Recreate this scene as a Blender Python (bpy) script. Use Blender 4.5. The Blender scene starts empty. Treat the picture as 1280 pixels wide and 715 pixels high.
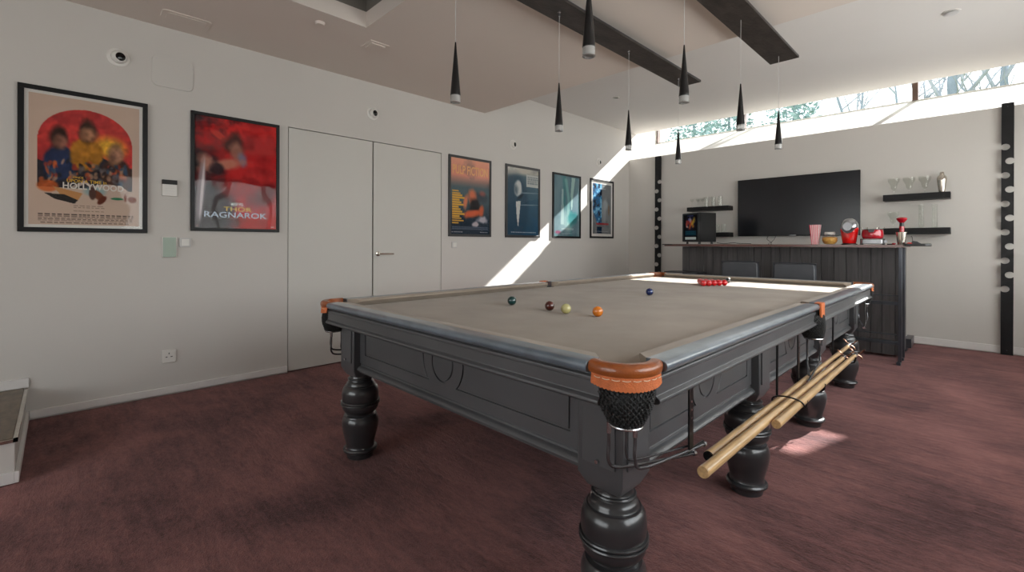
import bpy, bmesh, math, random
import numpy as np
from mathutils import Vector, Matrix
from mathutils.geometry import tessellate_polygon
random.seed(7); np.random.seed(7)
SC = bpy.context.scene
COL = SC.collection
PI = math.pi

# ------------------------------------------------------------------ materials
def new_mat(name):
    m = bpy.data.materials.new(name); m.use_nodes = True
    nt = m.node_tree; nt.nodes.clear()
    out = nt.nodes.new('ShaderNodeOutputMaterial')
    return m, nt, out

def lin(c):
    return tuple(((x/255)/12.92 if x/255 <= .04045 else ((x/255+.055)/1.055)**2.4) for x in c)

def pbr(name, col, rough=.5, metal=0., var=.06, vscale=6., bump=0., bscale=60., coat=0., spec=.5, stretch=None, col2=None, croug=.1):
    """procedural principled material: noise-modulated base colour, roughness and bump"""
    m, nt, out = new_mat(name)
    N = nt.nodes.new; L = nt.links.new
    b = N('ShaderNodeBsdfPrincipled'); L(b.outputs[0], out.inputs[0])
    b.inputs['Roughness'].default_value = rough; b.inputs['Metallic'].default_value = metal
    b.inputs['Coat Weight'].default_value = coat; b.inputs['Coat Roughness'].default_value = croug
    b.inputs['Specular IOR Level'].default_value = spec
    tc = N('ShaderNodeTexCoord'); mp = N('ShaderNodeMapping'); L(tc.outputs['Object'], mp.inputs[0])
    if stretch: mp.inputs['Scale'].default_value = stretch
    nz = N('ShaderNodeTexNoise'); nz.inputs['Scale'].default_value = vscale; nz.inputs['Detail'].default_value = 4
    L(mp.outputs[0], nz.inputs['Vector'])
    r = N('ShaderNodeValToRGB'); L(nz.outputs['Fac'], r.inputs[0])
    c1 = col2 if col2 else tuple(min(1, x*(1+var)) for x in col)
    c0 = col if col2 else tuple(x*(1-var) for x in col)
    r.color_ramp.elements[0].position = .3; r.color_ramp.elements[1].position = .7
    r.color_ramp.elements[0].color = (*c0, 1); r.color_ramp.elements[1].color = (*c1, 1)
    L(r.outputs[0], b.inputs['Base Color'])
    if bump > 0:
        n2 = N('ShaderNodeTexNoise'); n2.inputs['Scale'].default_value = bscale; n2.inputs['Detail'].default_value = 3
        L(mp.outputs[0], n2.inputs['Vector'])
        bp = N('ShaderNodeBump'); bp.inputs['Strength'].default_value = bump; bp.inputs['Distance'].default_value = .01
        L(n2.outputs['Fac'], bp.inputs['Height']); L(bp.outputs[0], b.inputs['Normal'])
    return m

def pane_mat(name, tint=(.96, .98, 1), ior=1.45, rough=.0, gl=(1, 1, 1), extra=0.):
    """thin sheet: transparent with a fresnel reflection"""
    m, nt, out = new_mat(name); N = nt.nodes.new; L = nt.links.new
    t = N('ShaderNodeBsdfTransparent'); t.inputs[0].default_value = (*tint, 1)
    g = N('ShaderNodeBsdfGlossy'); g.inputs['Roughness'].default_value = rough; g.inputs[0].default_value = (*gl, 1)
    f = N('ShaderNodeFresnel'); ge = N('ShaderNodeNewGeometry'); mi_ = N('ShaderNodeMapRange')
    mi_.inputs[3].default_value = ior; mi_.inputs[4].default_value = 1/ior     # same reflectance on both faces of the sheet
    L(ge.outputs['Backfacing'], mi_.inputs[0]); L(mi_.outputs[0], f.inputs[0])
    mx = N('ShaderNodeMixShader')
    if extra:
        a = N('ShaderNodeMath'); a.operation = 'ADD'; a.inputs[1].default_value = extra; a.use_clamp = True
        L(f.outputs[0], a.inputs[0]); L(a.outputs[0], mx.inputs[0])
    else:
        L(f.outputs[0], mx.inputs[0])
    L(t.outputs[0], mx.inputs[1]); L(g.outputs[0], mx.inputs[2]); L(mx.outputs[0], out.inputs[0])
    return m, nt, g

M = {}
M['wall'] = pbr('wall_paint', (.60, .575, .54), .6, var=.012, vscale=1.5, bump=.02, bscale=120)
M['ceil'] = pbr('ceiling_paint', (.70, .625, .565), .8, var=.012, vscale=1.5)
M['ceil2'] = pbr('upper_ceiling_paint', (.74, .715, .69), .75, var=.01, vscale=1.5)
M['door'] = pbr('door_paint', (.60, .585, .545), .5, var=.01, vscale=2)
M['skirt'] = pbr('skirting_paint', (.72, .70, .68), .4, var=.02)
M['recess'] = pbr('recess_dark_tone', (.17, .155, .135), .8, var=.02)  # even tone, much darker than the ceiling slab
M['black'] = pbr('black_lacquer', (.006, .006, .0065), .3, var=.2, coat=.12, spec=.4)
M['frame'] = pbr('frame_black', (.005, .005, .0055), .45, var=.2, spec=.3)
M['framegrey'] = pbr('frame_charcoal', (.035, .034, .034), .35, var=.2)
M['dark'] = pbr('dark_void', (.02, .018, .016), .9)
M['tablepaint'] = pbr('charcoal_table_paint', (.078, .079, .083), .42, var=.14, vscale=3, bump=.06, bscale=260, coat=.22, croug=.22, stretch=(1, 1, 1))
M['railtop'] = pbr('rail_top_sky_sheen', (.12, .155, .19), .28, var=.2, vscale=5, bump=.03, bscale=40, coat=1., croug=.25, spec=.8, stretch=(3, 3, 1))  # blue sky reflection painted into the charcoal base colour
M['legpaint'] = pbr('turned_leg_paint', (.028, .028, .030), .30, var=.2, coat=.5, croug=.12)
M['chrome'] = pbr('chrome', (.60, .60, .62), .20, 1., var=.05)
M['steel'] = pbr('brushed_steel', (.62, .57, .5), .22, 1., var=.1, vscale=40, stretch=(1, 1, .05))
M['rod'] = pbr('dark_chrome_rod', (.16, .16, .17), .25, .85, var=.1)
M['leather1'] = pbr('pocket_leather_roll', (.30, .075, .014), .32, var=.2, vscale=40, bump=.15, bscale=200, coat=.5)
M['leather2'] = pbr('pocket_leather_skirt', (.62, .16, .045), .65, var=.12, vscale=50, bump=.3, bscale=300)
M['stitch'] = pbr('white_stitching', (.75, .62, .45), .7)
M['net'] = pbr('black_net', (.012, .012, .012), .55, var=.3, vscale=100)
M['cue'] = pbr('ash_wood', (.56, .36, .17), .3, var=.22, vscale=14, stretch=(8, .5, 8), coat=.6)
M['brass'] = pbr('rose_brass', (.7, .42, .3), .22, 1.)
M['beamsteel'] = pbr('weathered_beam_steel', (.028, .022, .020), .5, .3, col2=(.070, .057, .050), vscale=6, bump=.25, bscale=24, stretch=(2.2, .8, 1))
M['white'] = pbr('white_plastic', (.72, .70, .66), .4, var=.02)
M['whiteg'] = pbr('grey_white_plastic', (.55, .54, .53), .4, var=.02)
M['green'] = pbr('pale_green_panel', (.33, .42, .34), .35, var=.02)
M['lens'] = pbr('black_lens', (.004, .004, .004), .16, spec=.4)
M['tread'] = pbr('stone_tread', (.12, .085, .055), .4, var=.4, vscale=5, stretch=(2, 6, 1))
M['red'] = pbr('red_enamel', (.72, .008, .008), .18, var=.05, coat=.8)
M['dkred'] = pbr('dark_red_enamel', (.42, .006, .018), .15, var=.05, coat=.8)
M['acr2'] = pbr('smoky_dome', (.35, .35, .36), .15, .6, coat=.6)
M['satin'] = pbr('satin_metal', (.30, .30, .31), .34, 1., var=.1)
M['pop'] = pbr('golden_kernels', (.72, .33, .05), .5, col2=(.85, .5, .12), vscale=60, bump=1., bscale=120)
M['cupred'] = pbr('cup_stripe_red', (.72, .05, .09), .5)
M['cupwhite'] = pbr('cup_stripe_white', (.85, .78, .78), .5)
M['vinyl'] = pbr('grey_vinyl', (.062, .066, .076), .42, var=.12, bump=.1, bscale=200)
M['darksteel'] = pbr('dark_frame_steel', (.055, .060, .072), .34, .5, var=.2)
M['clear'] = pane_mat('clear_acrylic', (.93, .94, .93), 1.5, .03)[0]
M['tumbler'] = pane_mat('thin_glassware', (.955, .96, .95), 1.40, .02)[0]
M['winglass'] = pane_mat('window_glass', (.97, .985, .99), 1.3)[0]
M['label'] = pbr('pale_label', (.5, .55, .58), .5)
M['bark'] = pbr('glare_pale_bark', (.19, .235, .27), .9, var=.2, vscale=3, bump=.4, bscale=8)  # pale blue glare painted into naturally dark bark
M['barkb'] = pbr('glare_pale_branch', (.27, .30, .33), .9, var=.2, vscale=3)  # branch colour lightened to imitate the same glare
M['leafy'] = pbr('glare_pale_leaf', (.17, .27, .27), .8, var=.4, vscale=1.5, col2=(.33, .45, .43))  # window glare painted into the leaf colour as pale teal
M['grass'] = pbr('winter_grass', (.12, .14, .06), .95, var=.3)
M['rust'] = pbr('brown_window_post', (.09, .045, .03), .5, var=.3)

def carpet_mat():
    m, nt, out = new_mat('burgundy_carpet'); N = nt.nodes.new; L = nt.links.new
    b = N('ShaderNodeBsdfPrincipled'); L(b.outputs[0], out.inputs[0])
    b.inputs['Roughness'].default_value = .95; b.inputs['Specular IOR Level'].default_value = .1
    b.inputs['Sheen Weight'].default_value = .25; b.inputs['Sheen Roughness'].default_value = .5
    b.inputs['Sheen Tint'].default_value = (.9, .6, .62, 1)
    tc = N('ShaderNodeTexCoord')
    def noise(scale, st, det=4, rot=0., rough=.55):
        mp = N('ShaderNodeMapping'); mp.inputs['Scale'].default_value = st; mp.inputs['Rotation'].default_value = (0, 0, rot)
        L(tc.outputs['Object'], mp.inputs[0])
        n = N('ShaderNodeTexNoise'); n.inputs['Scale'].default_value = scale; n.inputs['Detail'].default_value = det
        n.inputs['Roughness'].default_value = rough; n.inputs['Distortion'].default_value = .6
        L(mp.outputs[0], n.inputs['Vector']); return n
    a = noise(1.3, (1, 1, 1), 5)                       # big pile-direction patches
    c = noise(3.0, (1.0, 5.0, 1), 6, rot=.35, rough=.65)    # vacuum / foot streaks
    d = noise(170, (1, 1, 1), 2)                       # tufts
    e = noise(24, (1, 2.2, 1), 5, rot=-.5, rough=.7)
    def mul(x, k):
        q = N('ShaderNodeMath'); q.operation = 'MULTIPLY'; L(x, q.inputs[0]); q.inputs[1].default_value = k; return q.outputs[0]
    def add(x, y):
        q = N('ShaderNodeMath'); q.operation = 'ADD'; L(x, q.inputs[0]); L(y, q.inputs[1]); return q.outputs[0]
    s = add(add(mul(a.outputs['Fac'], .46), mul(c.outputs['Fac'], .22)), add(mul(d.outputs['Fac'], .10), mul(e.outputs['Fac'], .22)))
    r = N('ShaderNodeValToRGB'); L(s, r.inputs[0])
    r.color_ramp.elements[0].position = .40; r.color_ramp.elements[0].color = (.046, .0180, .0175, 1)
    r.color_ramp.elements[1].position = .62; r.color_ramp.elements[1].color = (.300, .128, .113, 1)
    L(r.outputs[0], b.inputs['Base Color'])
    bp = N('ShaderNodeBump'); bp.inputs['Strength'].default_value = .9; bp.inputs['Distance'].default_value = .012
    h = add(mul(d.outputs['Fac'], .55), add(mul(e.outputs['Fac'], .8), mul(c.outputs['Fac'], 1.2)))
    L(h, bp.inputs['Height']); L(bp.outputs[0], b.inputs['Normal'])
    return m
M['carpet'] = carpet_mat()

def cloth_mat():
    m, nt, out = new_mat('taupe_baize'); N = nt.nodes.new; L = nt.links.new
    b = N('ShaderNodeBsdfPrincipled'); L(b.outputs[0], out.inputs[0])
    b.inputs['Roughness'].default_value = .9; b.inputs['Specular IOR Level'].default_value = .15
    b.inputs['Sheen Weight'].default_value = .15
    tc = N('ShaderNodeTexCoord'); n = N('ShaderNodeTexNoise'); n.inputs['Scale'].default_value = 3; n.inputs['Detail'].default_value = 6
    L(tc.outputs['Object'], n.inputs['Vector'])
    n2 = N('ShaderNodeTexNoise'); n2.inputs['Scale'].default_value = 500; L(tc.outputs['Object'], n2.inputs['Vector'])
    r = N('ShaderNodeValToRGB'); L(n.outputs['Fac'], r.inputs[0])
    r.color_ramp.elements[0].color = (.275, .226, .178, 1); r.color_ramp.elements[1].color = (.345, .288, .232, 1)
    r.color_ramp.elements[0].position = .35; r.color_ramp.elements[1].position = .65
    L(r.outputs[0], b.inputs['Base Color'])
    bp = N('ShaderNodeBump'); bp.inputs['Strength'].default_value = .25; bp.inputs['Distance'].default_value = .002
    L(n2.outputs['Fac'], bp.inputs['Height']); L(bp.outputs[0], b.inputs['Normal'])
    return m
M['cloth'] = cloth_mat()

def plank_mat():
    m, nt, out = new_mat('charcoal_planks'); N = nt.nodes.new; L = nt.links.new
    b = N('ShaderNodeBsdfPrincipled'); L(b.outputs[0], out.inputs[0]); b.inputs['Roughness'].default_value = .5
    tc = N('ShaderNodeTexCoord'); mp = N('ShaderNodeMapping'); mp.inputs['Scale'].default_value = (30, 30, 1.6)
    L(tc.outputs['Object'], mp.inputs[0])
    n = N('ShaderNodeTexNoise'); n.inputs['Scale'].default_value = 1.; n.inputs['Detail'].default_value = 6; n.inputs['Distortion'].default_value = 1.2
    L(mp.outputs[0], n.inputs['Vector'])
    v = N('ShaderNodeTexVoronoi'); v.inputs['Scale'].default_value = 2.6; L(tc.outputs['Object'], v.inputs['Vector'])
    r = N('ShaderNodeValToRGB'); L(n.outputs['Fac'], r.inputs[0])
    r.color_ramp.elements[0].position = .3; r.color_ramp.elements[0].color = (.042, .039, .040, 1)
    r.color_ramp.elements[1].position = .7; r.color_ramp.elements[1].color = (.088, .082, .082, 1)
    k = N('ShaderNodeMath'); k.operation = 'SMOOTHSTEP' if False else 'MULTIPLY'; L(v.outputs['Distance'], k.inputs[0]); k.inputs[1].default_value = 9
    k.use_clamp = True
    mx = N('ShaderNodeMixRGB'); mx.blend_type = 'MULTIPLY'; mx.inputs[0].default_value = .55
    L(r.outputs[0], mx.inputs[1]); L(k.outputs[0], mx.inputs[2]); L(mx.outputs[0], b.inputs['Base Color'])
    bp = N('ShaderNodeBump'); bp.inputs['Strength'].default_value = .4; bp.inputs['Distance'].default_value = .004
    L(n.outputs['Fac'], bp.inputs['Height']); L(bp.outputs[0], b.inputs['Normal'])
    return m
M['plank'] = plank_mat()
M['bartop'] = pbr('reddish_bar_top', (.11, .04, .03), .3, var=.3, vscale=6, stretch=(1, 12, 12), coat=.5)
M['bartopd'] = pbr('dark_bar_tray', (.012, .012, .012), .3)

def screen_mat():
    m, nt, out = new_mat('tv_screen'); N = nt.nodes.new; L = nt.links.new
    b = N('ShaderNodeBsdfPrincipled'); L(b.outputs[0], out.inputs[0])
    b.inputs['Base Color'].default_value = (.008, .009, .012, 1); b.inputs['Roughness'].default_value = .22
    b.inputs['Specular IOR Level'].default_value = .5
    n = N('ShaderNodeTexNoise'); n.inputs['Scale'].default_value = 2
    tc = N('ShaderNodeTexCoord'); L(tc.outputs['Object'], n.inputs['Vector'])
    mr = N('ShaderNodeMapRange'); mr.inputs[3].default_value = .18; mr.inputs[4].default_value = .26
    L(n.outputs['Fac'], mr.inputs[0]); L(mr.outputs[0], b.inputs['Roughness'])
    return m
M['screen'] = screen_mat()

def vc_mat(name, rough=.5):
    m, nt, out = new_mat(name); N = nt.nodes.new; L = nt.links.new
    b = N('ShaderNodeBsdfPrincipled'); L(b.outputs[0], out.inputs[0]); b.inputs['Roughness'].default_value = .8; b.inputs['Specular IOR Level'].default_value = .12
    a = N('ShaderNodeVertexColor'); a.layer_name = 'Print'; L(a.outputs[0], b.inputs['Base Color'])
    return m
M['print'] = vc_mat('printed_paper', .45)

def poster_glass():
    m, nt, g = pane_mat('warped_poster_sheet', (.985, .985, .985), 1.20, .03)
    N = nt.nodes.new; L = nt.links.new
    tc = N('ShaderNodeTexCoord'); n = N('ShaderNodeTexNoise'); n.inputs['Scale'].default_value = 2.6; n.inputs['Detail'].default_value = 1
    L(tc.outputs['Object'], n.inputs['Vector'])
    bp = N('ShaderNodeBump'); bp.inputs['Strength'].default_value = .3; bp.inputs['Distance'].default_value = .025
    L(n.outputs['Fac'], bp.inputs['Height']); L(bp.outputs[0], g.inputs['Normal'])
    return m
M['pglass'] = poster_glass()

# ------------------------------------------------------------------ geometry helpers
def box(bm, x0, y0, z0, x1, y1, z1, mi=0):
    vs = [bm.verts.new((x, y, z)) for x in (x0, x1) for y in (y0, y1) for z in (z0, z1)]
    for f in ((0, 1, 3, 2), (4, 6, 7, 5), (0, 4, 5, 1), (2, 3, 7, 6), (0, 2, 6, 4), (1, 5, 7, 3)):
        fc = bm.faces.new([vs[i] for i in f]); fc.material_index = mi
    return vs

def prism(bm, pts, axis, a0, a1, skew=None, mi=0):
    """closed 2-D polygon extruded along axis. axis 'x': pts=(y,z); 'y': pts=(x,z); 'z': pts=(x,y). skew(p)->(da0,da1)"""
    def P(p, a):
        return {'x': (a, p[0], p[1]), 'y': (p[0], a, p[1]), 'z': (p[0], p[1], a)}[axis]
    A = []; B = []
    for p in pts:
        d0, d1 = skew(p) if skew else (0, 0)
        A.append(bm.verts.new(P(p, a0+d0))); B.append(bm.verts.new(P(p, a1+d1)))
    n = len(pts)
    fs = [bm.faces.new(A), bm.faces.new(B[::-1])]
    for i in range(n):
        fs.append(bm.faces.new((A[i], B[i], B[(i+1) % n], A[(i+1) % n])))
    for f in fs: f.material_index = mi

def lathe(bm, prof, c=(0, 0, 0), n=40, axis='z', cap=True, a0=0, a1=2*PI, mi=0):
    full = abs(a1-a0-2*PI) < 1e-6
    m = n if full else n+1
    rings = []
    for r, h in prof:
        ring = []
        for i in range(m):
            t = a0+(a1-a0)*i/n
            x, y = r*math.cos(t), r*math.sin(t)
            p = {'z': (x, y, h), 'x': (h, x, y), 'y': (y, h, x)}[axis]
            ring.append(bm.verts.new((c[0]+p[0], c[1]+p[1], c[2]+p[2])))
        rings.append(ring)
    for a, b in zip(rings, rings[1:]):
        for i in range(m if full else m-1):
            f = bm.faces.new((a[i], a[(i+1) % m], b[(i+1) % m], b[i])); f.material_index = mi
    if cap and full:
        if prof[0][0] > 1e-6: bm.faces.new(rings[0][::-1]).material_index = mi
        if prof[-1][0] > 1e-6: bm.faces.new(rings[-1]).material_index = mi
    return rings

def tube(bm, pts, r, n=8, cap=True, closed=False, mi=0):
    pts = [Vector(p) for p in pts]; N = len(pts)
    rs = r if isinstance(r, (list, tuple)) else [r]*N
    rings = []; prev = None
    for i, p in enumerate(pts):
        if closed: t = pts[(i+1) % N]-pts[i-1]
        else: t = (pts[min(i+1, N-1)]-pts[max(i-1, 0)])
        t.normalize()
        if prev is None:
            up = Vector((0, 0, 1)) if abs(t.z) < .9 else Vector((1, 0, 0))
            u = t.cross(up).normalized()
        else:
            u = (prev-t*prev.dot(t)).normalized()
        prev = u; v = t.cross(u)
        rings.append([bm.verts.new(p+(u*math.cos(2*PI*k/n)+v*math.sin(2*PI*k/n))*rs[i]) for k in range(n)])
    pairs = list(zip(rings, rings[1:]))+([(rings[-1], rings[0])] if closed else [])
    for a, b in pairs:
        for k in range(n):
            bm.faces.new((a[k], a[(k+1) % n], b[(k+1) % n], b[k])).material_index = mi
    if cap and not closed:
        bm.faces.new(rings[0][::-1]).material_index = mi; bm.faces.new(rings[-1]).material_index = mi

def smooth_pts(pts, k=6):
    """catmull-rom resample"""
    P = [Vector(p) for p in pts]; P = [P[0]*2-P[1]]+P+[P[-1]*2-P[-2]]; out = []
    for i in range(1, len(P)-2):
        a, b, c, d = P[i-1:i+3]
        for j in range(k):
            t = j/k
            out.append(.5*((2*b)+(c-a)*t+(2*a-5*b+4*c-d)*t*t+(-a+3*b-3*c+d)*t**3))
    out.append(P[-2]); return out

def bm_():
    return bmesh.new()

def obj(name, bm, mat, parent=None, bevel=0., smooth=True, world=True, seg=2, fix=True):
    if fix: bmesh.ops.recalc_face_normals(bm, faces=bm.faces)
    me = bpy.data.meshes.new(name)
    if parent is not None and world:
        inv = parent.matrix_basis.inverted()
        if parent.parent: inv = inv @ parent.parent.matrix_basis.inverted()
        bm.transform(inv)
    bm.to_mesh(me); bm.free()
    for mm in (mat if isinstance(mat, (list, tuple)) else [mat]): me.materials.append(mm)
    o = bpy.data.objects.new(name, me); COL.objects.link(o)
    if parent is not None: o.parent = parent
    if smooth:
        me.shade_smooth()
        try: me.set_sharp_from_angle(angle=math.radians(35))
        except Exception: pass
    if bevel > 0:
        b = o.modifiers.new('bevel', 'BEVEL'); b.width = bevel; b.segments = seg; b.limit_method = 'ANGLE'
        b.angle_limit = math.radians(40); b.harden_normals = False
    return o

def tag(o, label, cat, group=None):
    o['label'] = label; o['category'] = cat
    if group: o['group'] = group
    return o

def thing(name, label, cat, loc=(0, 0, 0), rotz=0., group=None):
    o = bpy.data.objects.new(name, None); COL.objects.link(o)
    o.location = loc; o.rotation_euler = (0, 0, rotz); o.empty_display_size = .1
    o.matrix_basis = Matrix.Translation(loc) @ Matrix.Rotation(rotz, 4, 'Z')
    return tag(o, label, cat, group)

def structure(name, bm, mat, **k):
    o = obj(name, bm, mat, **k); o['kind'] = 'structure'; return o

def kids(o):
    return [c for c in COL.objects if c.parent == o]

def dup(root, loc, label, rotz=None):
    r = root.copy(); COL.objects.link(r)
    for ch in kids(root):
        c = ch.copy(); COL.objects.link(c); c.parent = r
        for g in kids(ch):
            d = g.copy(); COL.objects.link(d); d.parent = c
    r.location = loc; r['label'] = label
    if rotz is not None: r.rotation_euler = (0, 0, rotz)
    return r

def text_bm(s, w, h, depth=.0015, bold=0.0, spacing=1.0):
    cu = bpy.data.curves.new('t', 'FONT'); cu.body = s; cu.size = 1; cu.extrude = .02; cu.offset = bold
    cu.space_character = spacing; cu.resolution_u = 3
    o = bpy.data.objects.new('t', cu); COL.objects.link(o)
    dg = bpy.context.evaluated_depsgraph_get()
    me = bpy.data.meshes.new_from_object(o.evaluated_get(dg))
    bm = bmesh.new(); bm.from_mesh(me)
    bpy.data.objects.remove(o); bpy.data.curves.remove(cu); bpy.data.meshes.remove(me)
    xs = [v.co.x for v in bm.verts]; ys = [v.co.y for v in bm.verts]
    x0, x1, y0, y1 = min(xs), max(xs), min(ys), max(ys)
    for v in bm.verts:
        v.co = Vector(((v.co.x-x0)/(x1-x0)*w-w/2, (v.co.y-y0)/(y1-y0)*h-h/2, (v.co.z+.02)/.04*depth))
    return bm

WT = Matrix(((0, 0, 1, 0), (1, 0, 0, 0), (0, 1, 0, 0), (0, 0, 0, 1)))   # local x->Y, y->Z, z->X (left wall facing +X)

# ================================================================== ROOM
RX = 5.6; WX = 5.27; YF = -3.0; YB = 7.57; ZC = 2.845; ZU = 3.2; YST = 4.11
bm = bm_(); box(bm, -.2, YF-.2, -.12, RX+.2, YB+.1, 0)
structure('floor', bm, M['carpet'], smooth=False)

# left wall with opening for the double flush doors
D0, DM, D1, DZ = 1.732, 2.572, 3.441, 2.243
bm = bm_()
box(bm, -.2, YF-.2, -.1, 0, D0, 3.75); box(bm, -.2, D1, -.1, 0, 8.75, 4.1); box(bm, -.2, D0, DZ, 0, D1, 3.75)
box(bm, -.2, D0, -.1, -.075, D1, DZ)
structure('wall_left', bm, M['wall'], smooth=False)
bm = bm_(); box(bm, -.045, D0+.006, .012, -.001, DM-.007, DZ-.007)
dl = structure('door_1', bm, M['door'], bevel=.002)
bm = bm_(); box(bm, -.045, DM+.007, .012, -.001, D1-.006, DZ-.007)
dr = structure('door_2', bm, M['door'], bevel=.002)
bm = bm_()
lathe(bm, [(.0, -.001), (.026, -.001), (.026, .010), (.012, .014), (.010, .05), (0, .05)], (0, 2.628, 1.073), 24, 'x')
tube(bm, smooth_pts([(.045, 2.628, 1.073), (.052, 2.645, 1.073), (.052, 2.70, 1.073), (.050, 2.785, 1.071)]), .0085, 10)
obj('door_handle', bm, M['steel'], dr)['label'] = 'brushed steel lever door handle'
bm = bm_(); box(bm, -.072, D0, 0, -.05, D1, DZ); structure('door_gap_backing', bm, M['dark'], smooth=False)  # dark sheet added behind the leaves so their gaps read as shade

# back wall with sloping sill under the clerestory window
bm = bm_()
prism(bm, [(YB, -.1), (YB, 2.695), (8.62, 3.165), (8.75, 3.165), (8.75, -.1)], 'x', 0, RX+.2)
box(bm, WX, YB, 2.6, RX+.2, 8.75, 4.1)
structure('wall_back', bm, M['wall'], smooth=False)
RY0, RY1, RZ0, RZ1 = .9, 7.0, .95, 2.45
bm = bm_(); box(bm, RX, YF-.2, -.1, RX+.2, 8.75, RZ0); box(bm, RX, YF-.2, RZ1, RX+.2, 8.75, 3.75)
box(bm, RX, YF-.2, RZ0, RX+.2, RY0, RZ1); box(bm, RX, RY1, RZ0, RX+.2, 8.75, RZ1)
structure('wall_right', bm, M['wall'], smooth=False)
w2 = bm_()
box(w2, RX+.06, RY0, RZ0, RX+.12, RY1, RZ0+.05); box(w2, RX+.06, RY0, RZ1-.05, RX+.12, RY1, RZ1)
w2 = structure('window_added_right', w2, M['framegrey'], smooth=False)  # unseen window, added to let in fill light
for k in range(9):
    y_ = RY0+(RY1-RY0-.04)*k/8
    bm = bm_(); box(bm, RX+.02, y_, RZ0+.01, RX+.26, y_+.04, RZ1-.01); obj('added_sun_fin', bm, M['white'], w2, smooth=False)  # unseen fins, added to keep direct sun out
bm = bm_(); box(bm, RX+.085, RY0, RZ0+.02, RX+.095, RY1, RZ1-.02); obj('window_pane', bm, M['winglass'], w2, smooth=False)

# front wall (behind the camera) with one wide window added for fill light
bm = bm_()
box(bm, 0, YF-.2, -.1, RX, YF, .5); box(bm, 0, YF-.2, 2.45, RX, YF, 3.0)
box(bm, 0, YF-.2, .5, .9, YF, 2.45); box(bm, 4.7, YF-.2, .5, RX, YF, 2.45)
structure('wall_front', bm, M['wall'], smooth=False)
bm = bm_()
for x in (.9, 2.14, 3.38, 4.64): box(bm, x, YF-.14, .5, x+.06, YF-.06, 2.45)
box(bm, .9, YF-.14, .5, 4.7, YF-.06, .56); box(bm, .9, YF-.14, 2.39, 4.7, YF-.06, 2.45)
wf = structure('window_added_front', bm, M['framegrey'], smooth=False)
bm = bm_(); box(bm, .92, YF-.105, .54, 4.68, YF-.095, 2.41); obj('window_pane', bm, M['winglass'], wf, smooth=False)

# lower ceiling slab with the closed recess
SX0, SX1, SY0, SY1 = 1.10, 2.20, .55, 1.931
bm = bm_()
box(bm, 0, YF-.2, ZC, SX0, YST, ZC+.12); box(bm, SX1, YF-.2, ZC, RX, YST, ZC+.12)
box(bm, SX0, YF-.2, ZC, SX1, SY0, ZC+.12); box(bm, SX0, SY1, ZC, SX1, YST, ZC+.12)
structure('ceiling', bm, M['ceil'], smooth=False)
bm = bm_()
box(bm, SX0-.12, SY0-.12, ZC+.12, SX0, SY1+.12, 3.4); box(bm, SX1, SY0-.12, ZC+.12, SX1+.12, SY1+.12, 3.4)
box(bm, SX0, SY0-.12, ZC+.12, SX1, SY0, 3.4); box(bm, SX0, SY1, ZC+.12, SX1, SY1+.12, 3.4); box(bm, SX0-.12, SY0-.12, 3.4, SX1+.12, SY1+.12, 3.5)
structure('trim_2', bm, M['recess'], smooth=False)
# roof over everything else, upper ceiling
bm = bm_()
prism(bm, [(YST+.12, ZU), (7.82, ZU), (7.82, 3.9), (8.75, 3.95), (8.75, 4.15), (YST+.12, 4.15)], 'x', -.2, RX+.2)
box(bm, 0, YST, ZC+.12, RX, YST+.12, 4.15)
structure('ceiling_upper', bm, M['ceil2'], smooth=False)

# clerestory window
bm = bm_()
box(bm, 0, 8.60, 3.15, WX, 8.66, 3.172); box(bm, 0, 8.60, 3.87, WX, 8.66, 3.93)
cw = structure('window_1', bm, M['skirt'], smooth=False)
for x in (-.04, 1.56, 3.785, 5.24):
    bm = bm_(); box(bm, x, 8.58, 3.165, x+.062, 8.68, 3.90); p = obj('window_post', bm, M['rust'], cw, smooth=False)
bm = bm_(); box(bm, 0.0, 8.625, 3.17, WX, 8.635, 3.89); obj('window_pane', bm, M['winglass'], cw, smooth=False)

# skirting boards
bm = bm_()
box(bm, 0, .112, .012, .018, D0-.004, .064); structure('baseboard_left', bm, M['skirt'], bevel=.003)
bm = bm_(); box(bm, 0, D1+.004, .010, .014, YB, .062); structure('baseboard_left_far', bm, M['skirt'], bevel=.003)
bm = bm_(); box(bm, .014, YB-.014, .008, RX, YB, .088); structure('baseboard_back', bm, M['skirt'], bevel=.003)

# platform step at the left
bm = bm_(); box(bm, 0.015, YF, 0, 1.105, .095, .205)
st = structure('trim_3', bm, M['wall'], bevel=.002)
st['label'] = 'white raised step platform with stone tread'
bm = bm_(); box(bm, 0.015, YF, .206, 1.098, .088, .222); obj('tread', bm, M['tread'], st, bevel=.003)
bm = bm_(); box(bm, 1.09, YF, .204, 1.114, .105, .219); box(bm, 0.015, .089, .204, 1.114, .105, .219); obj('edge_strip', bm, M['steel'], st)
bm = bm_(); box(bm, .0, .095, .006, 1.118, .110, .060); box(bm, 1.105, YF, .006, 1.118, .095, .060); obj('skirting', bm, M['skirt'], st, bevel=.002)
bm = bm_(); box(bm, 0, YF, .222, .014, .11, .285); structure('baseboard_step', bm, M['skirt'], bevel=.003)

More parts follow.
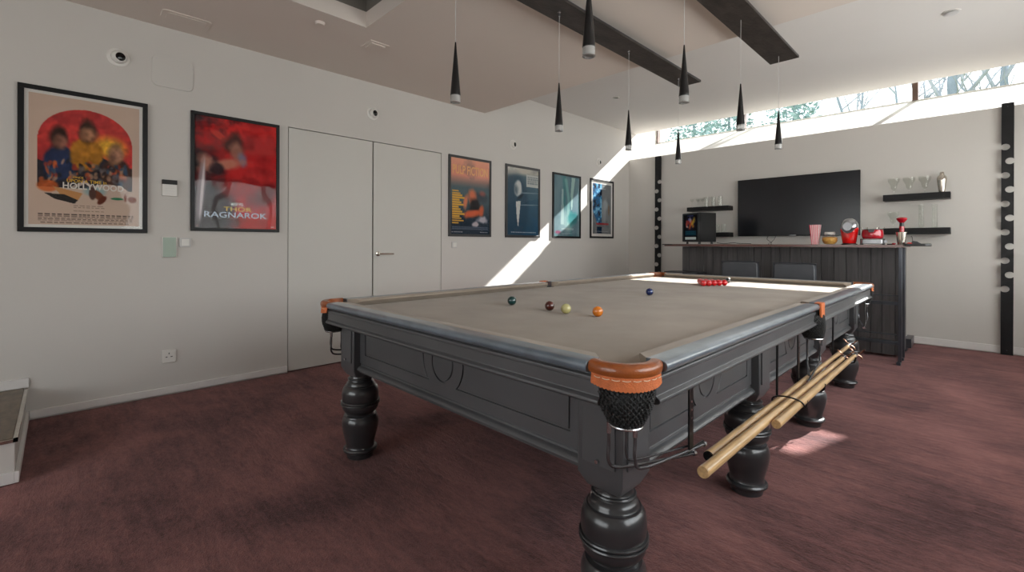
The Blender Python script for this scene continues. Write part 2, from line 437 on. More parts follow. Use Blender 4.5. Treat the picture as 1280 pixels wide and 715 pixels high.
# ================================================================== WALL FITTINGS (left wall)
def wall_camera(y, z, label, first=None):
    if first: return dup(first, (0, y, z), label)
    t = thing('eyeball_camera', label, 'camera', (0, y, z), 0, 'round eyeball cameras high on the left wall')
    bm = bm_(); lathe(bm, [(0, .0), (.066, .0), (.066, .004), (.061, .008), (.050, .010), (0, .010)], (0, 0, 0), 40, 'x')
    obj('flange', bm, M['white'], t, world=False)
    bm = bm_(); lathe(bm, [(.046, .006), (.046, .014), (.043, .028), (.036, .036), (.028, .037)], (0, 0, 0), 32, 'x', cap=False)
    bm.transform(Matrix.Rotation(math.radians(14), 4, 'Z')); obj('housing', bm, M['white'], t, world=False)
    bm = bm_(); lathe(bm, [(.029, .030), (.029, .038), (.018, .043), (0, .045)], (0, 0, 0), 24, 'x')
    bm.transform(Matrix.Rotation(math.radians(14), 4, 'Z')); obj('lens', bm, M['lens'], t, world=False)
    return t
c0 = wall_camera(.556, 2.532, 'largest white eyeball camera high on the wall above the cityscape-free cream bordered poster')
c0['label'] = 'white round eyeball camera nearest the viewer, left of the rounded wall panel'
wall_camera(2.567, 2.529, 'white round eyeball camera above the gap between the flush double doors', c0)
wall_camera(4.616, 2.521, 'white round eyeball camera above the dark blue poster with a white figure', c0)
wall_camera(6.616, 2.537, 'white round eyeball camera above the farthest poster, by the corner', c0)

# rounded access panel + ceiling hatch
def rrect(cx, cy, w, h, r, n=6):
    out = []
    for sx, sy, a in ((1, 1, 0), (-1, 1, 90), (-1, -1, 180), (1, -1, 270)):
        for i in range(n+1):
            t = math.radians(a+90*i/n); out.append((cx+sx*(w/2-r)+r*math.cos(t), cy+sy*(h/2-r)+r*math.sin(t)))
    return out
t = thing('access_panel', 'white wall access panel with rounded corners above the gap between two posters', 'panel', (0, .88, 2.50))
bm = bm_(); prism(bm, rrect(.88, 2.50, .262, .235, .04), 'x', -.002, .006); obj('cover', bm, M['wall'], t, bevel=.002)
for a, b in ((.775, 2.59), (.985, 2.59), (.775, 2.41), (.985, 2.41)):
    bm = bm_(); lathe(bm, [(0, .006), (.004, .006), (.004, .0075), (0, .0075)], (0, a, b), 10, 'x'); obj('screw', bm, M['whiteg'], t)
t = thing('ceiling_hatch', 'white rectangular ceiling hatch right beside the left wall', 'hatch', (.27, .92, ZC))
bm = bm_(); prism(bm, rrect(.27, .92, .17, .30, .03), 'z', ZC-.008, ZC); obj('cover', bm, M['ceil'], t, bevel=.002)
bm = bm_(); prism(bm, rrect(.27, .92, .12, .24, .02), 'z', ZC-.013, ZC-.008); obj('inner_cover', bm, M['ceil'], t, bevel=.002)
t = thing('air_diffuser', 'square white ceiling air diffuser near the ceiling recess corner', 'vent', (.847, 2.141, ZC))
bm = bm_(); box(bm, .847-.085, 2.141-.085, ZC-.006, .847+.085, 2.141+.085, ZC+.002); obj('plate', bm, M['ceil'], t, bevel=.002)
bm = bm_(); box(bm, .847-.06, 2.141-.06, ZC-.016, .847+.06, 2.141+.06, ZC-.006); obj('cover', bm, M['ceil'], t, bevel=.003)
t = thing('smoke_detector', 'small round white smoke detector on the lower ceiling', 'detector', (.927, 1.646, ZC))
bm = bm_(); lathe(bm, [(0, -.02), (.028, -.02), (.034, -.012), (.036, 0)], (.927, 1.646, ZC), 28); obj('cap', bm, M['ceil'], t)
t = thing('ceiling_downlight', 'small recessed downlight in the upper ceiling near the left wall', 'light', (.916, 5.706, ZU))
bm = bm_(); lathe(bm, [(.045, 0), (.045, -.006), (.034, -.006), (.03, 0)], (.916, 5.706, ZU), 28, cap=False); obj('ring', bm, M['white'], t)
bm = bm_(); lathe(bm, [(0, -.003), (.033, -.003)], (.916, 5.706, ZU), 28); obj('bulb', bm, M['white'], t)
t = thing('ceiling_disc_vent', 'small round white disc vent on the upper ceiling at right', 'vent', (4.253, 5.737, ZU))
bm = bm_(); lathe(bm, [(0, -.022), (.04, -.022), (.052, -.014), (.03, -.010), (.03, 0)], (4.253, 5.737, ZU), 32); obj('disc', bm, M['whiteg'], t)
bm = bm_(); lathe(bm, [(.062, 0), (.062, -.006), (.045, -.006)], (4.253, 5.737, ZU), 32, cap=False); obj('rim', bm, M['ceil2'], t)

# controls
t = thing('thermostat', 'white square thermostat with a black top strip, between the two large posters', 'thermostat', (0, .858, 1.60))
bm = bm_(); box(bm, -.002, .812, 1.542, .022, .905, 1.64); obj('body', bm, M['white'], t, bevel=.003)
bm = bm_(); box(bm, 0.0, .811, 1.632, .024, .906, 1.667); obj('display', bm, M['frame'], t, bevel=.002)
bm = bm_()
for k in range(4): box(bm, .022, .825, 1.56+.02*k, .0226, .892, 1.561+.02*k)
obj('slot', bm, M['whiteg'], t)
t = thing('door_entry_panel', 'tall pale green glass control panel below the thermostat', 'panel', (0, .859, 1.145))
bm = bm_(); box(bm, -.002, .812, 1.066, .014, .906, 1.226); obj('back_plate', bm, M['white'], t, bevel=.002)
bm = bm_(); box(bm, .014, .818, 1.070, .019, .900, 1.222); obj('front_plate', bm, M['green'], t, bevel=.001)
def switch(y, z, label):
    t = thing('light_switch', label, 'switch', (0, y, z))
    bm = bm_(); prism(bm, rrect(y, z, .078, .076, .012), 'x', 0, .012); obj('plate', bm, M['whiteg'], t, bevel=.003)
    bm = bm_(); box(bm, .012, y-.026, z-.026, .017, y+.026, z+.026); obj('rocker', bm, M['white'], t, bevel=.002)
switch(.960, 1.183, 'small grey-white square light switch right of the pale green control panel')
switch(3.627, 1.167, 'small white square light switch under the sunset coloured poster by the doors')
t = thing('wall_socket', 'white square double-hole wall socket low on the left wall', 'socket', (0, .858, .30))
bm = bm_(); box(bm, 0, .813, .250, .012, .904, .349); obj('plate', bm, M['white'], t, bevel=.004)
bm = bm_()
for a, b, w, h in ((.858, .322, .006, .012), (.842, .296, .012, .006), (.874, .296, .012, .006)): box(bm, .0115, a-w/2, b-h/2, .0125, a+w/2, b+h/2)
obj('pin_hole', bm, M['dark'], t)
bm = bm_(); box(bm, .012, .884, .312, .016, .894, .330); obj('rocker', bm, M['white'], t, bevel=.001)

# ================================================================== POSTERS
class Canvas:
    def __init__(s, w, h, col):
        s.w, s.h = w, h; s.a = np.ones((h, w, 3))*np.array(col)/255.
        s.u, s.v = np.meshgrid((np.arange(w)+.5)/w, (np.arange(h)+.5)/h)
    def noise(s, sc, seed, asp=1., oct=4):
        r = np.random.RandomState(seed); out = np.zeros((s.h, s.w)); amp = 1.; tot = 0
        for o in range(oct):
            n = max(2, int(sc*2**o)); m = max(2, int(sc*asp*2**o)); g = r.rand(m+2, n+2)
            x = s.u*n; y = s.v*m; i = x.astype(int); j = y.astype(int); fx = x-i; fy = y-j
            fx = fx*fx*(3-2*fx); fy = fy*fy*(3-2*fy)
            out += amp*((g[j, i]*(1-fx)+g[j, i+1]*fx)*(1-fy)+(g[j+1, i]*(1-fx)+g[j+1, i+1]*fx)*fy); tot += amp; amp *= .55
        return out/tot
    def put(s, mask, col, al=1.):
        mask = np.clip(mask, 0, 1)*al; s.a = s.a*(1-mask[..., None])+mask[..., None]*np.array(col)/255.
    def ell(s, cx, cy, rx, ry, col, soft=.15, rot=0, al=1., wob=0, seed=1):
        du, dv = s.u-cx, (s.v-cy); c, n = math.cos(rot), math.sin(rot)
        d = np.sqrt(((du*c+dv*n)/rx)**2+((-du*n+dv*c)/ry)**2)
        if wob: d = d+(s.noise(8, seed)-.5)*wob
        s.put((1-d)/soft+.5, col, al)
    def poly(s, pts, col, al=1.):
        m = np.zeros(s.u.shape, bool); n = len(pts)
        for i in range(n):
            x1, y1 = pts[i]; x2, y2 = pts[(i+1) % n]
            if y1 == y2: continue
            c = ((y1 > s.v) != (y2 > s.v)) & (s.u < (x2-x1)*(s.v-y1)/(y2-y1)+x1)
            m ^= c
        s.put(m.astype(float), col, al)
    def rect(s, x0, y0, x1, y1, col, al=1., soft=0):
        s.put(((s.u >= x0) & (s.u <= x1) & (s.v >= y0) & (s.v <= y1)).astype(float), col, al)
    def grad(s, c0, c1, v0=0, v1=1):
        t = np.clip((s.v-v0)/(v1-v0), 0, 1)[..., None]; s.a = (np.array(c0)*(1-t)+np.array(c1)*t)/255.
    def lines(s, x0, x1, ys, th, col, seed=3, al=.8):
        r = np.random.RandomState(seed)
        for y in ys:
            x = x0
            while x < x1:
                w = r.uniform(.02, .06); s.rect(x, y-th/2, min(x+w, x1), y+th/2, col, al); x += w+.012

def print_mesh(cv, y0, y1, z0, z1, x, parent, name='printed_sheet', T=None):
    w, h = cv.w, cv.h
    me = bpy.data.meshes.new(name)
    us = np.linspace(0, 1, w); vs = np.linspace(0, 1, h)
    U, V = np.meshgrid(us, vs)
    co = np.stack([np.full_like(U, x), y0+(y1-y0)*U, z1-(z1-z0)*V], -1).reshape(-1, 3)
    idx = np.arange(w*h).reshape(h, w)
    q = np.stack([idx[:-1, :-1], idx[1:, :-1], idx[1:, 1:], idx[:-1, 1:]], -1).reshape(-1, 4)
    if T is not None:
        co = co @ np.array(T.to_3x3()).T + np.array(T.translation)
    inv = np.array(parent.matrix_basis.inverted())
    co = co @ inv[:3, :3].T+inv[:3, 3]
    me.from_pydata(co.tolist(), [], q.tolist())
    ca = me.color_attributes.new('Print', 'FLOAT_COLOR', 'POINT')
    a = np.clip(cv.a, 0, 1).reshape(-1, 3)
    a = np.where(a <= .04045, a/12.92, ((a+.055)/1.055)**2.4)
    ca.data.foreach_set('color', np.concatenate([a, np.ones((len(a), 1))], 1).astype(np.float32).ravel())
    me.materials.append(M['print'])
    o = bpy.data.objects.new(name, me); COL.objects.link(o); o.parent = parent
    return o

def framed(y0, y1, z0, z1, fw, cv, label, fm='frame', mat_w=0., texts=(), depth=.0205):
    t = thing('framed_poster', label, 'poster', (0, (y0+y1)/2, z0), 0, 'framed posters along the left wall')
    bm = bm_()
    for a in ((y0, y1, z0, z0+fw), (y0, y1, z1-fw, z1)):
        box(bm, .002, a[0], a[2], depth, a[1], a[3])
    for a in ((y0, y0+fw), (y1-fw, y1)):
        box(bm, .002, a[0], z0+fw, depth, a[1], z1-fw)
    obj('frame', bm, M[fm], t, bevel=.0015)
    iy0, iy1, iz0, iz1 = y0+fw-.002, y1-fw+.002, z0+fw-.002, z1-fw+.002
    bm = bm_(); box(bm, .002, iy0, iz0, .010, iy1, iz1); obj('backing_board', bm, M['white'], t, smooth=False)
    sh = print_mesh(cv, iy0+mat_w, iy1-mat_w, iz0+mat_w, iz1-mat_w, .0115, t)
    W, H = iy1-iy0-2*mat_w, iz1-iz0-2*mat_w
    for s, cx, cy, w, h, m, bd in texts:
        b = text_bm(s, w*W, h*H, .001, bd); b.transform(WT)
        b.transform(Matrix.Translation((.0118, iy0+mat_w+cx*W, iz1-mat_w-cy*H)))
        o = obj('title_lettering', b, M[m], t, smooth=False, fix=False)
    bm = bm_(); box(bm, .0165, iy0, iz0, .0185, iy1, iz1); obj('clear_sheet', bm, M['pglass'], t, smooth=False)
    return t
M['tyel'] = pbr('title_yellow', (.75, .45, .03), .5)
M['twht'] = pbr('title_white', (.72, .68, .62), .5)
M['tblu'] = pbr('title_pale_blue', (.42, .50, .62), .4)
M['tora'] = pbr('title_orange', (.82, .42, .16), .5)
M['tred'] = pbr('title_red', (.65, .03, .04), .5)

# poster one: cream border, red dome painting
c = Canvas(150, 216, (203, 178, 160))
nz = c.noise(5, 11, 1.3); dome = (((c.u-.5)/.425)**2+((c.v-.34)/.26)**2 < 1) | ((abs(c.u-.5) < .425) & (c.v > .34) & (c.v < .71))
sky = np.clip((c.v-.1)/.5, 0, 1)
c.put(dome.astype(float), (196, 62, 58))
c.put(dome*np.clip(1-np.hypot((c.u-.70)/.22, (c.v-.36)/.12), 0, 1)*1.6, (236, 178, 60))
c.put(dome*np.clip(nz*2-1.05, 0, 1), (120, 30, 45), .7)
dm = dome.astype(float)
keep = c.a.copy()
hill = c.noise(9, 21, 1.6)
c.put((c.v > .47+.05*np.sin(c.u*9))*1., (44, 42, 50))
for hx, hy, r_, hc, sc_, body in ((.26, .31, .085, (50, 34, 30), (176, 118, 96), (40, 52, 84)), (.50, .235, .095, (58, 40, 32), (196, 138, 104), (176, 118, 40)), (.77, .38, .085, (148, 110, 76), (190, 136, 112), (70, 46, 40))):
    c.ell(hx, hy+.20, .15, .135, body, .2, wob=.5, seed=int(hx*100))
    c.ell(hx, hy+.018, r_*.95, .085, hc, .5, wob=.9, seed=int(hx*50))
    c.ell(hx+.01, hy+.040, r_*.62, .050, sc_, .9, wob=1.1, seed=int(hx*70), al=.85)
    c.ell(hx-.03, hy+.045, r_*.35, .040, tuple(int(q*.6) for q in sc_), .9, wob=1.2, seed=int(hx*90), al=.6)
for k in range(90):
    rr = np.random.RandomState(100+k); x, y = rr.uniform(.1, .9), rr.uniform(.50, .66)
    col = [(196, 96, 52), (52, 78, 104), (168, 130, 104), (36, 34, 40), (150, 58, 44), (96, 92, 96)][k % 6]
    c.ell(x, y, rr.uniform(.012, .035), rr.uniform(.008, .024), col, .6, rr.uniform(0, 3), .8)
c.a = np.where(dome[..., None], c.a, keep)
c.ell(.16, .70, .09, .045, (208, 96, 40), .3, al=.8)
c.ell(.70, .735, .20, .075, (198, 172, 156), .05); c.ell(.57, .725, .10, .04, (130, 170, 176), .5, al=.7)
c.poly([(.20, .70), (.46, .745), (.42, .80), (.28, .775)], (196, 140, 88)); c.poly([(.13, .755), (.30, .76), (.42, .80), (.39, .83), (.22, .80)], (50, 46, 44))
c.poly([(.35, .70), (.48, .64), (.58, .70), (.55, .705), (.48, .665), (.38, .715)], (176, 160, 150))
c.ell(.60, .755, .07, .03, (120, 66, 44), .4, .5, wob=.8); c.ell(.64, .79, .05, .022, (104, 48, 34), .4, -.6, wob=.8); c.ell(.55, .74, .03, .05, (86, 60, 52), .4, wob=.6)
c.ell(.78, .775, .06, .010, (40, 116, 80), .3); c.ell(.93, .775, .045, .026, (130, 66, 44), .4, wob=.8); c.ell(.86, .765, .012, .03, (130, 60, 40), .4)
pn = c.noise(22, 77, 1.4, 3); c.a = np.where(dome[..., None], c.a*(.78+.44*pn[..., None]), c.a)
c.lines(.38, .66, (.845, .86, .885), .006, (90, 74, 68), al=.7); c.lines(.08, .94, (.915,), .010, (70, 58, 56), al=.9)
c.lines(.08, .94, (.93, .942, .954, .966), .006, (110, 92, 84), al=.7); c.lines(.10, .90, (.98,), .008, (110, 92, 84), al=.7)
framed(.054, .724, 1.252, 2.226, .030, c, 'black framed film poster with HOLLYWOOD title and cream border, nearest on the left wall', mat_w=.022,
       texts=(('ONCE', .42, .622, .09, .016, 'tyel', .01), ('UPON A TIME in', .50, .650, .36, .026, 'tyel', .01), ('HOLLYWOOD', .565, .69, .56, .05, 'twht', .02)))

# poster two: red and dark smoke
c = Canvas(140, 204, (190, 36, 38))
n1 = c.noise(3, 31, 1.5, 6); n2 = c.noise(6, 32, 1.5, 5); dg = c.u*.75-c.v*.35+.15
c.put(np.clip((n1-.42)*4, 0, 1), (226, 60, 56), .75); c.put(np.clip((n2-.5)*4, 0, 1), (120, 18, 26), .6)
c.put(np.clip((.30-dg+(n1-.5)*.7)*5, 0, 1), (38, 36, 40)); c.put(np.clip((.10-c.v*.5-c.u*.3+(n2-.5)*.35)*8, 0, 1), (40, 38, 42))
c.put(np.clip((c.v-.50)*4, 0, 1)*np.clip((.58-c.u+(n1-.5)*.8)*5, 0, 1), (48, 38, 40), .9)
c.ell(.83, .66, .18, .10, (92, 24, 30), .8, -.4, .8, wob=1.2, seed=9); c.ell(.30, .17, .13, .03, (220, 70, 60), .5, .4, .8, wob=1)
c.ell(.46, .24, .12, .09, (60, 36, 32), .9, .6, .9, wob=1.4, seed=12); c.ell(.47, .30, .09, .07, (176, 120, 100), .9, .7, .8, wob=1.5, seed=13)
c.ell(.56, .36, .08, .05, (120, 130, 158), .9, .8, .8, wob=1.3, seed=14); c.ell(.36, .42, .24, .045, (196, 130, 108), .8, -.18, .9, wob=1.3, seed=15)
c.ell(.24, .46, .12, .05, (44, 36, 42), .7, .2, .9, wob=1.2, seed=16); c.ell(.13, .40, .09, .06, (204, 142, 122), .8, .3, .85, wob=1.3, seed=17)
c.ell(.075, .68, .045, .27, (158, 146, 150), .5, .10, .9, wob=.3, seed=18); c.ell(.09, .66, .016, .24, (222, 212, 214), .6, .10, .9)
c.lines(.02, .05, (.975,), .006, (200, 160, 160)); c.lines(.92, .97, (.975,), .006, (220, 180, 180))
framed(.994, 1.655, 1.277, 2.237, .026, c, 'black framed red and dark smoky film poster with RAGNAROK title, left of the double doors',
       texts=(('MARVEL', .50, .775, .155, .030, 'twht', .006), ('THOR', .505, .820, .34, .040, 'tyel', .006), ('RAGNAROK', .49, .875, .76, .052, 'tblu', .008)))

# poster three: pink sunset over teal dusk
c = Canvas(90, 132, (0, 0, 0)); c.grad((236, 168, 140), (226, 150, 128), 0, .18)
t_ = np.clip((c.v-.22)/.16, 0, 1)[..., None]; c.a = c.a*(1-t_)+t_*np.array((84, 104, 110))/255.
t_ = np.clip((c.v-.5)/.35, 0, 1)[..., None]; c.a = c.a*(1-t_)+t_*np.array((32, 46, 62))/255.
c.put(np.clip(c.noise(4, 41, 1.5)*2-1, 0, 1), (50, 70, 78), .6)
c.ell(.70, .50, .25, .07, (66, 76, 84), .5, wob=.6); c.ell(.55, .50, .09, .09, (216, 122, 90), .9, wob=1.2, seed=4); c.ell(.62, .64, .13, .12, (36, 34, 38), .6, wob=.9)
c.ell(.55, .72, .22, .05, (206, 96, 62), .7, -.1, wob=1.0, seed=6); c.ell(.37, .57, .05, .09, (218, 130, 96), .8, .3, wob=1.0, seed=7); c.ell(.78, .68, .06, .08, (204, 100, 66), .7, wob=.9)
c.ell(.80, .80, .13, .05, (180, 174, 184), .6, wob=1.3); c.ell(.64, .86, .09, .03, (184, 170, 176), .6, wob=1.2); c.ell(.80, .44, .08, .04, (190, 92, 78), .8, al=.6, wob=1)
for k, y in enumerate(np.linspace(.43, .85, 15)): c.rect(.05, y-.009, .20+.14*((k*37) % 7)/6., y+.009, (232, 176, 70), .95)
c.lines(.05, .95, (.895, .905, .92, .93), .006, (120, 130, 150), al=.6); c.lines(.03, .3, (.965,), .010, (190, 190, 200)); c.lines(.75, .95, (.965,), .010, (190, 190, 200))
framed(3.536, 4.212, 1.268, 2.246, .030, c, 'framed poster with faded orange sunset top and dusky figure, right of the double doors', 'framegrey',
       texts=(('PULP FICTION', .50, .15, .90, .12, 'tora', .02),))

# poster four: slate blue with a white figure
c = Canvas(80, 116, (0, 0, 0)); c.grad((96, 116, 122), (36, 78, 108), 0, 1)
n1 = c.noise(3, 51, 2); c.put(np.clip((.13-c.v+(.5-c.u)*.03+(n1-.5)*.04)*20, 0, 1), (186, 180, 168))
c.put(np.clip(n1*2-.9, 0, 1), (58, 78, 90), .6)
c.ell(.24, .60, .42, .52, (44, 66, 84), .25, .05, .55)
c.ell(.34, .31, .11, .11, (200, 202, 200), .4, .1, wob=.7, seed=23); c.ell(.27, .33, .07, .08, (70, 88, 100), .9, .1, .75, wob=1.2, seed=24); c.ell(.40, .43, .10, .03, (38, 52, 64), .7, -.4, wob=1.1)
c.poly([(.27, .50), (.42, .49), (.37, .74), (.34, .88), (.30, .74)], (206, 206, 202))
c.rect(.60, .085, 1, .265, (190, 192, 188)); c.lines(.64, .98, (.12, .15, .18, .21), .02, (96, 110, 118), al=.7)
for y in (.36, .54): c.ell(.65, y, .34, .006, (170, 184, 190), .8, -.03, .7)
c.lines(.12, .93, (.955,), .012, (210, 214, 214))
framed(4.470, 5.152, 1.268, 2.250, .034, c, 'charcoal framed slate-blue poster with a white shirted figure, second beyond the doors', 'framegrey')

# poster five: misty teal
c = Canvas(80, 116, (112, 138, 146)); n1 = c.noise(3, 61, .6, 6); n2 = c.noise(5, 62, .5, 5)
c.put(np.clip(n1*3-1.3, 0, 1), (74, 104, 118), .7); c.put(np.clip(n2*3-1.6, 0, 1), (52, 128, 128), .8)
c.poly([(.68, .02), (.82, .02), (.74, .30), (.70, .55), (.66, .55), (.64, .30)], (176, 206, 196), .8); c.poly([(.40, .05), (.50, .05), (.60, .35), (.60, .80), (.50, .85), (.52, .40)], (122, 176, 168), .7)
c.poly([(.30, .22), (.36, .22), (.38, .80), (.26, .80)], (196, 212, 206), .6); c.ell(.50, .75, .26, .16, (176, 204, 200), .8, al=.6, wob=1); c.ell(.72, .70, .16, .12, (28, 124, 126), .6, al=.7, wob=1)
c.lines(.30, .75, (.87, .885), .008, (200, 214, 210)); c.ell(.16, .93, .10, .025, (150, 50, 84), .8, al=.7); c.lines(.3, .7, (.95,), .01, (190, 210, 206), al=.6)
framed(5.435, 6.118, 1.270, 2.246, .030, c, 'black framed pale misty teal poster crossed by the sunbeam', 'frame')

# poster six: grey with blue mosaic strip
c = Canvas(70, 104, (120, 124, 126)); n1 = c.noise(9, 71, 1.6, 3); n2 = c.noise(4, 72, 1.5, 5)
c.put(np.clip((n2-.5)*5, 0, 1), (92, 98, 102), .7); m_ = ((c.u < .30+.14*(1-c.v)) | ((c.u > .22) & (c.u < .48)))*1.*(c.v < .82)*(c.u+.9*(1-c.v) > .42)
c.put(m_*np.clip((n1-.25)*4, 0, 1), (22, 96, 150)); c.put(m_*np.clip((n1-.55)*8, 0, 1), (120, 184, 216)); c.put(m_*np.clip((.42-n1)*8, 0, 1), (10, 26, 48))
c.rect(.22, .86, .48, .985, (14, 40, 64)); c.ell(.66, .42, .16, .12, (150, 158, 160), .6, wob=.8); c.ell(.60, .58, .12, .2, (146, 152, 156), .8, al=.7, wob=1); c.ell(.86, .50, .05, .10, (120, 100, 84), .6, wob=1)
c.rect(.18, .775, .86, .82, (170, 36, 42), .85); c.lines(.2, .84, (.80,), .03, (150, 60, 60), al=.6); c.lines(.14, .84, (.945,), .012, (180, 184, 186)); c.lines(.35, .7, (.10,), .02, (190, 196, 200))
framed(6.374, 7.050, 1.280, 2.254, .030, c, 'black framed white bordered grey poster with blue mosaic strip, farthest by the corner', 'frame', mat_w=.045)

# ================================================================== SNOOKER TABLE
TX0, TX1, TY0, TY1 = 1.8136, 3.8244, 1.2624, 5.1050
TMX, TMY = (TX0+TX1)/2, (TY0+TY1)/2
ZT = .860; BED = .822; NO = .116
T = thing('snooker_table', 'full size charcoal snooker table with taupe cloth and orange leather pockets, on eight turned legs', 'table', (TMX, TMY, 0))
# bed
bm = bm_()
def arcpts(cx, cy, r, a0, a1, n=8): return [(cx+r*math.cos(math.radians(a0+(a1-a0)*i/n)), cy+r*math.sin(math.radians(a0+(a1-a0)*i/n))) for i in range(n+1)]
bx0, bx1, by0, by1 = TX0+.066, TX1-.066, TY0+.066, TY1-.066
pts = []
pts += arcpts(bx0+.035, by0+.035, .055, 90, 0)
pts += arcpts(bx1-.035, by0+.035, .055, 180, 90)
pts += arcpts(bx1, TMY, .045, 240, 120)
pts += arcpts(bx1-.035, by1-.035, .055, 270, 180)
pts += arcpts(bx0+.035, by1-.035, .055, 0, -90)
pts += arcpts(bx0, TMY, .045, 60, -60)
prism(bm, pts, 'z', BED-.045, BED)
obj('playing_bed', bm, M['cloth'], T, smooth=False)
# cushions + wooden rails: profile in (d = distance inward from outer edge, z)
CUSH = [(NO, .853), (NO-.003, .858), (NO-.010, .861), (.064, .861), (.064, BED-.002), (.086, BED-.002), (NO-.012, .838), (NO, .847)]
RAIL = [(.066, .862), (.016, .862), (.009, .860), (.003, .855), (.0, .847), (.002, .838), (.008, .832), (.014, .829), (.066, .829)]
FASC = [(.060, .829), (.030, .829), (.030, .821), (.022, .8205), (.019, .817), (.019, .808), (.022, .807), (.022, .768), (.016, .764), (.010, .760), (.009, .753), (.014, .747), (.024, .744), (.060, .744)]
def side_x(prof, side):   # points (x,z)
    return [((TX1-d) if side > 0 else (TX0+d), z) for d, z in prof]
def side_y(prof, side):
    return [((TY1-d) if side > 0 else (TY0+d), z) for d, z in prof]
G = .158; NG = .045; MG = .036
def seg(side, axis, a0, a1, e0, e1):
    """one rail segment; e0/e1 extra nose setback at the ends"""
    if axis == 'y':
        prs = lambda prof: side_x(prof, side); edge = (TX1 if side > 0 else TX0)
    else:
        prs = lambda prof: side_y(prof, side); edge = (TY1 if side > 0 else TY0)
    def sk(p):
        d = abs(edge-p[0]); k = max(0, min(1, (d-.064)/(NO-.064)))
        return (k*e0, -k*e1)
    bm = bm_(); prism(bm, prs(CUSH), axis, a0, a1, sk); obj('cushion', bm, M['cloth'], T, bevel=.0015)
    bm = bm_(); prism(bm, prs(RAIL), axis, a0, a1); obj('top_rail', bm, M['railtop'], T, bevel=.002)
    return prs
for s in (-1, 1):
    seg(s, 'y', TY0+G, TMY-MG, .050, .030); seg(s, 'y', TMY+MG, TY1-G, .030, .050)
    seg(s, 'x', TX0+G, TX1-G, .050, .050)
    for a0, a1 in ((TY0+.135, TMY-.030), (TMY+.030, TY1-.135)):
        bm = bm_(); prism(bm, side_x(FASC, s), 'y', a0, a1); obj('rail_fascia', bm, M['tablepaint'], T, bevel=.0015)
    bm = bm_(); prism(bm, side_y(FASC, s), 'x', TX0+.125, TX1-.125); obj('rail_fascia', bm, M['tablepaint'], T, bevel=.0015)
# frame under the slate
AI = .148
bm = bm_(); box(bm, TX0+AI+.04, TY0+AI+.04, .60, TX1-AI-.04, TY1-AI-.04, BED-.046); box(bm, TX0+.085, TY0+.10, .742, TX1-.085, TY1-.10, BED-.046)
obj('under_frame', bm, M['tablepaint'], T, smooth=False)
# aprons with raised panels, ovals and a bottom moulding (profile d = depth behind face plane; negative = proud)
LX = [TX0+.185, TX1-.185]; LY = [1.445, 2.600, 3.767, 4.922]; PH = .078
def apron(axis, face, sgn, a0, a1):
    """face plane coordinate, sgn outward direction, spans a0..a1"""
    bm = bm_()
    prof = [(0, .735), (0, .560), (.0, .532), (.004, .528), (.004, .522), (.012, .518), (.020, .512), (.024, .504), (.020, .496), (.010, .492), (.010, .486), (-.04, .486), (-.04, .735)]
    pts = [(face+sgn*d, z) for d, z in prof]
    prism(bm, pts, 'x' if axis == 'x' else 'y', a0, a1)
    o = obj('apron_panel', bm, M['tablepaint'], T, bevel=.001)
    # raised fields with arc-shaped ends
    c = (a0+a1)/2; R = .145; zt, zb = .722, .590; zc = .685; inset = .065
    def P(a, z, d): return (a, face+sgn*d, z) if axis == 'x' else (face+sgn*d, a, z)
    def plate(poly, th, name):
        bm = bm_()
        A = [bm.verts.new(P(a, z, 0)) for a, z in poly]; B = [bm.verts.new(P(a, z, th)) for a, z in poly]
        bm.faces.new(B); n = len(poly)
        for i in range(n): bm.faces.new((A[i], A[(i+1) % n], B[(i+1) % n], B[i]))
        return obj(name, bm, M['tablepaint'], o, bevel=.002)
    g = .0065; th = .007
    for s in (-1, 1):
        ae = a0+inset if s < 0 else a1-inset
        arc = []
        for i in range(13):
            z = zt+(zb-zt)*i/12; arc.append((c+s*math.sqrt(max(1e-6, R*R-(z-zc)**2)), z))
        poly = [(ae, zb), (ae, zt)]+arc
        plate(poly, th, 'raised_field')
    # surround: bottom strip, two end strips and the centre piece with the round boss
    def ring2(polys, name):
        bm = bm_(); flat = [p for q in polys for p in q]
        F_ = [bm.verts.new(P(a, z, th)) for a, z in flat]; K = [bm.verts.new(P(a, z, 0)) for a, z in flat]
        for tri in tessellate_polygon([[Vector((a, z, 0)) for a, z in q] for q in polys]): bm.faces.new([F_[i] for i in tri])
        o_ = 0
        for q in polys:
            n = len(q)
            for i in range(n): bm.faces.new((F_[o_+i], F_[o_+(i+1) % n], K[o_+(i+1) % n], K[o_+i]))
            o_ += n
        return obj(name, bm, M['tablepaint'], o, smooth=False)
    ring2([[(a0, .536), (a1, .536), (a1, zb-g), (a0, zb-g)]], 'border')
    for s in (-1, 1):
        ae = a0 if s < 0 else a1; ai = (a0+inset-g) if s < 0 else (a1-inset+g)
        ring2([[(ae, zb-g), (ai, zb-g), (ai, zt), (ae, zt)]], 'border')
    L1 = []; R1 = []
    for i in range(13):
        z = zt+(zb-g-zt)*i/12; d_ = math.sqrt(max(1e-6, (R-g)**2-(z-zc)**2)); L1.append((c-d_, z)); R1.append((c+d_, z))
    rx, rz, zo = .073, .080, .6755; N = 40
    # the boss is cut off at the top by the fascia
    def oval(k): return [(c+(rx+k)*math.cos(2*PI*i/N), zo+(rz+k)*math.sin(2*PI*i/N)) for i in range(N)]
    zt2 = zt+.045
    L1 = [(L1[0][0], zt2)]+L1; R1 = [(R1[0][0], zt2)]+R1
    ring2([L1+R1[::-1], oval(g/2)], 'centre_border')
    plate(oval(-g/2), th, 'round_boss')
fx = TX1-AI; fxm = TX0+AI; fy = TY0+AI; fyb = TY1-AI
apron('x', fy, -1, LX[0]+PH-.002, LX[1]-PH+.002); apron('x', fyb, 1, LX[0]+PH-.002, LX[1]-PH+.002)
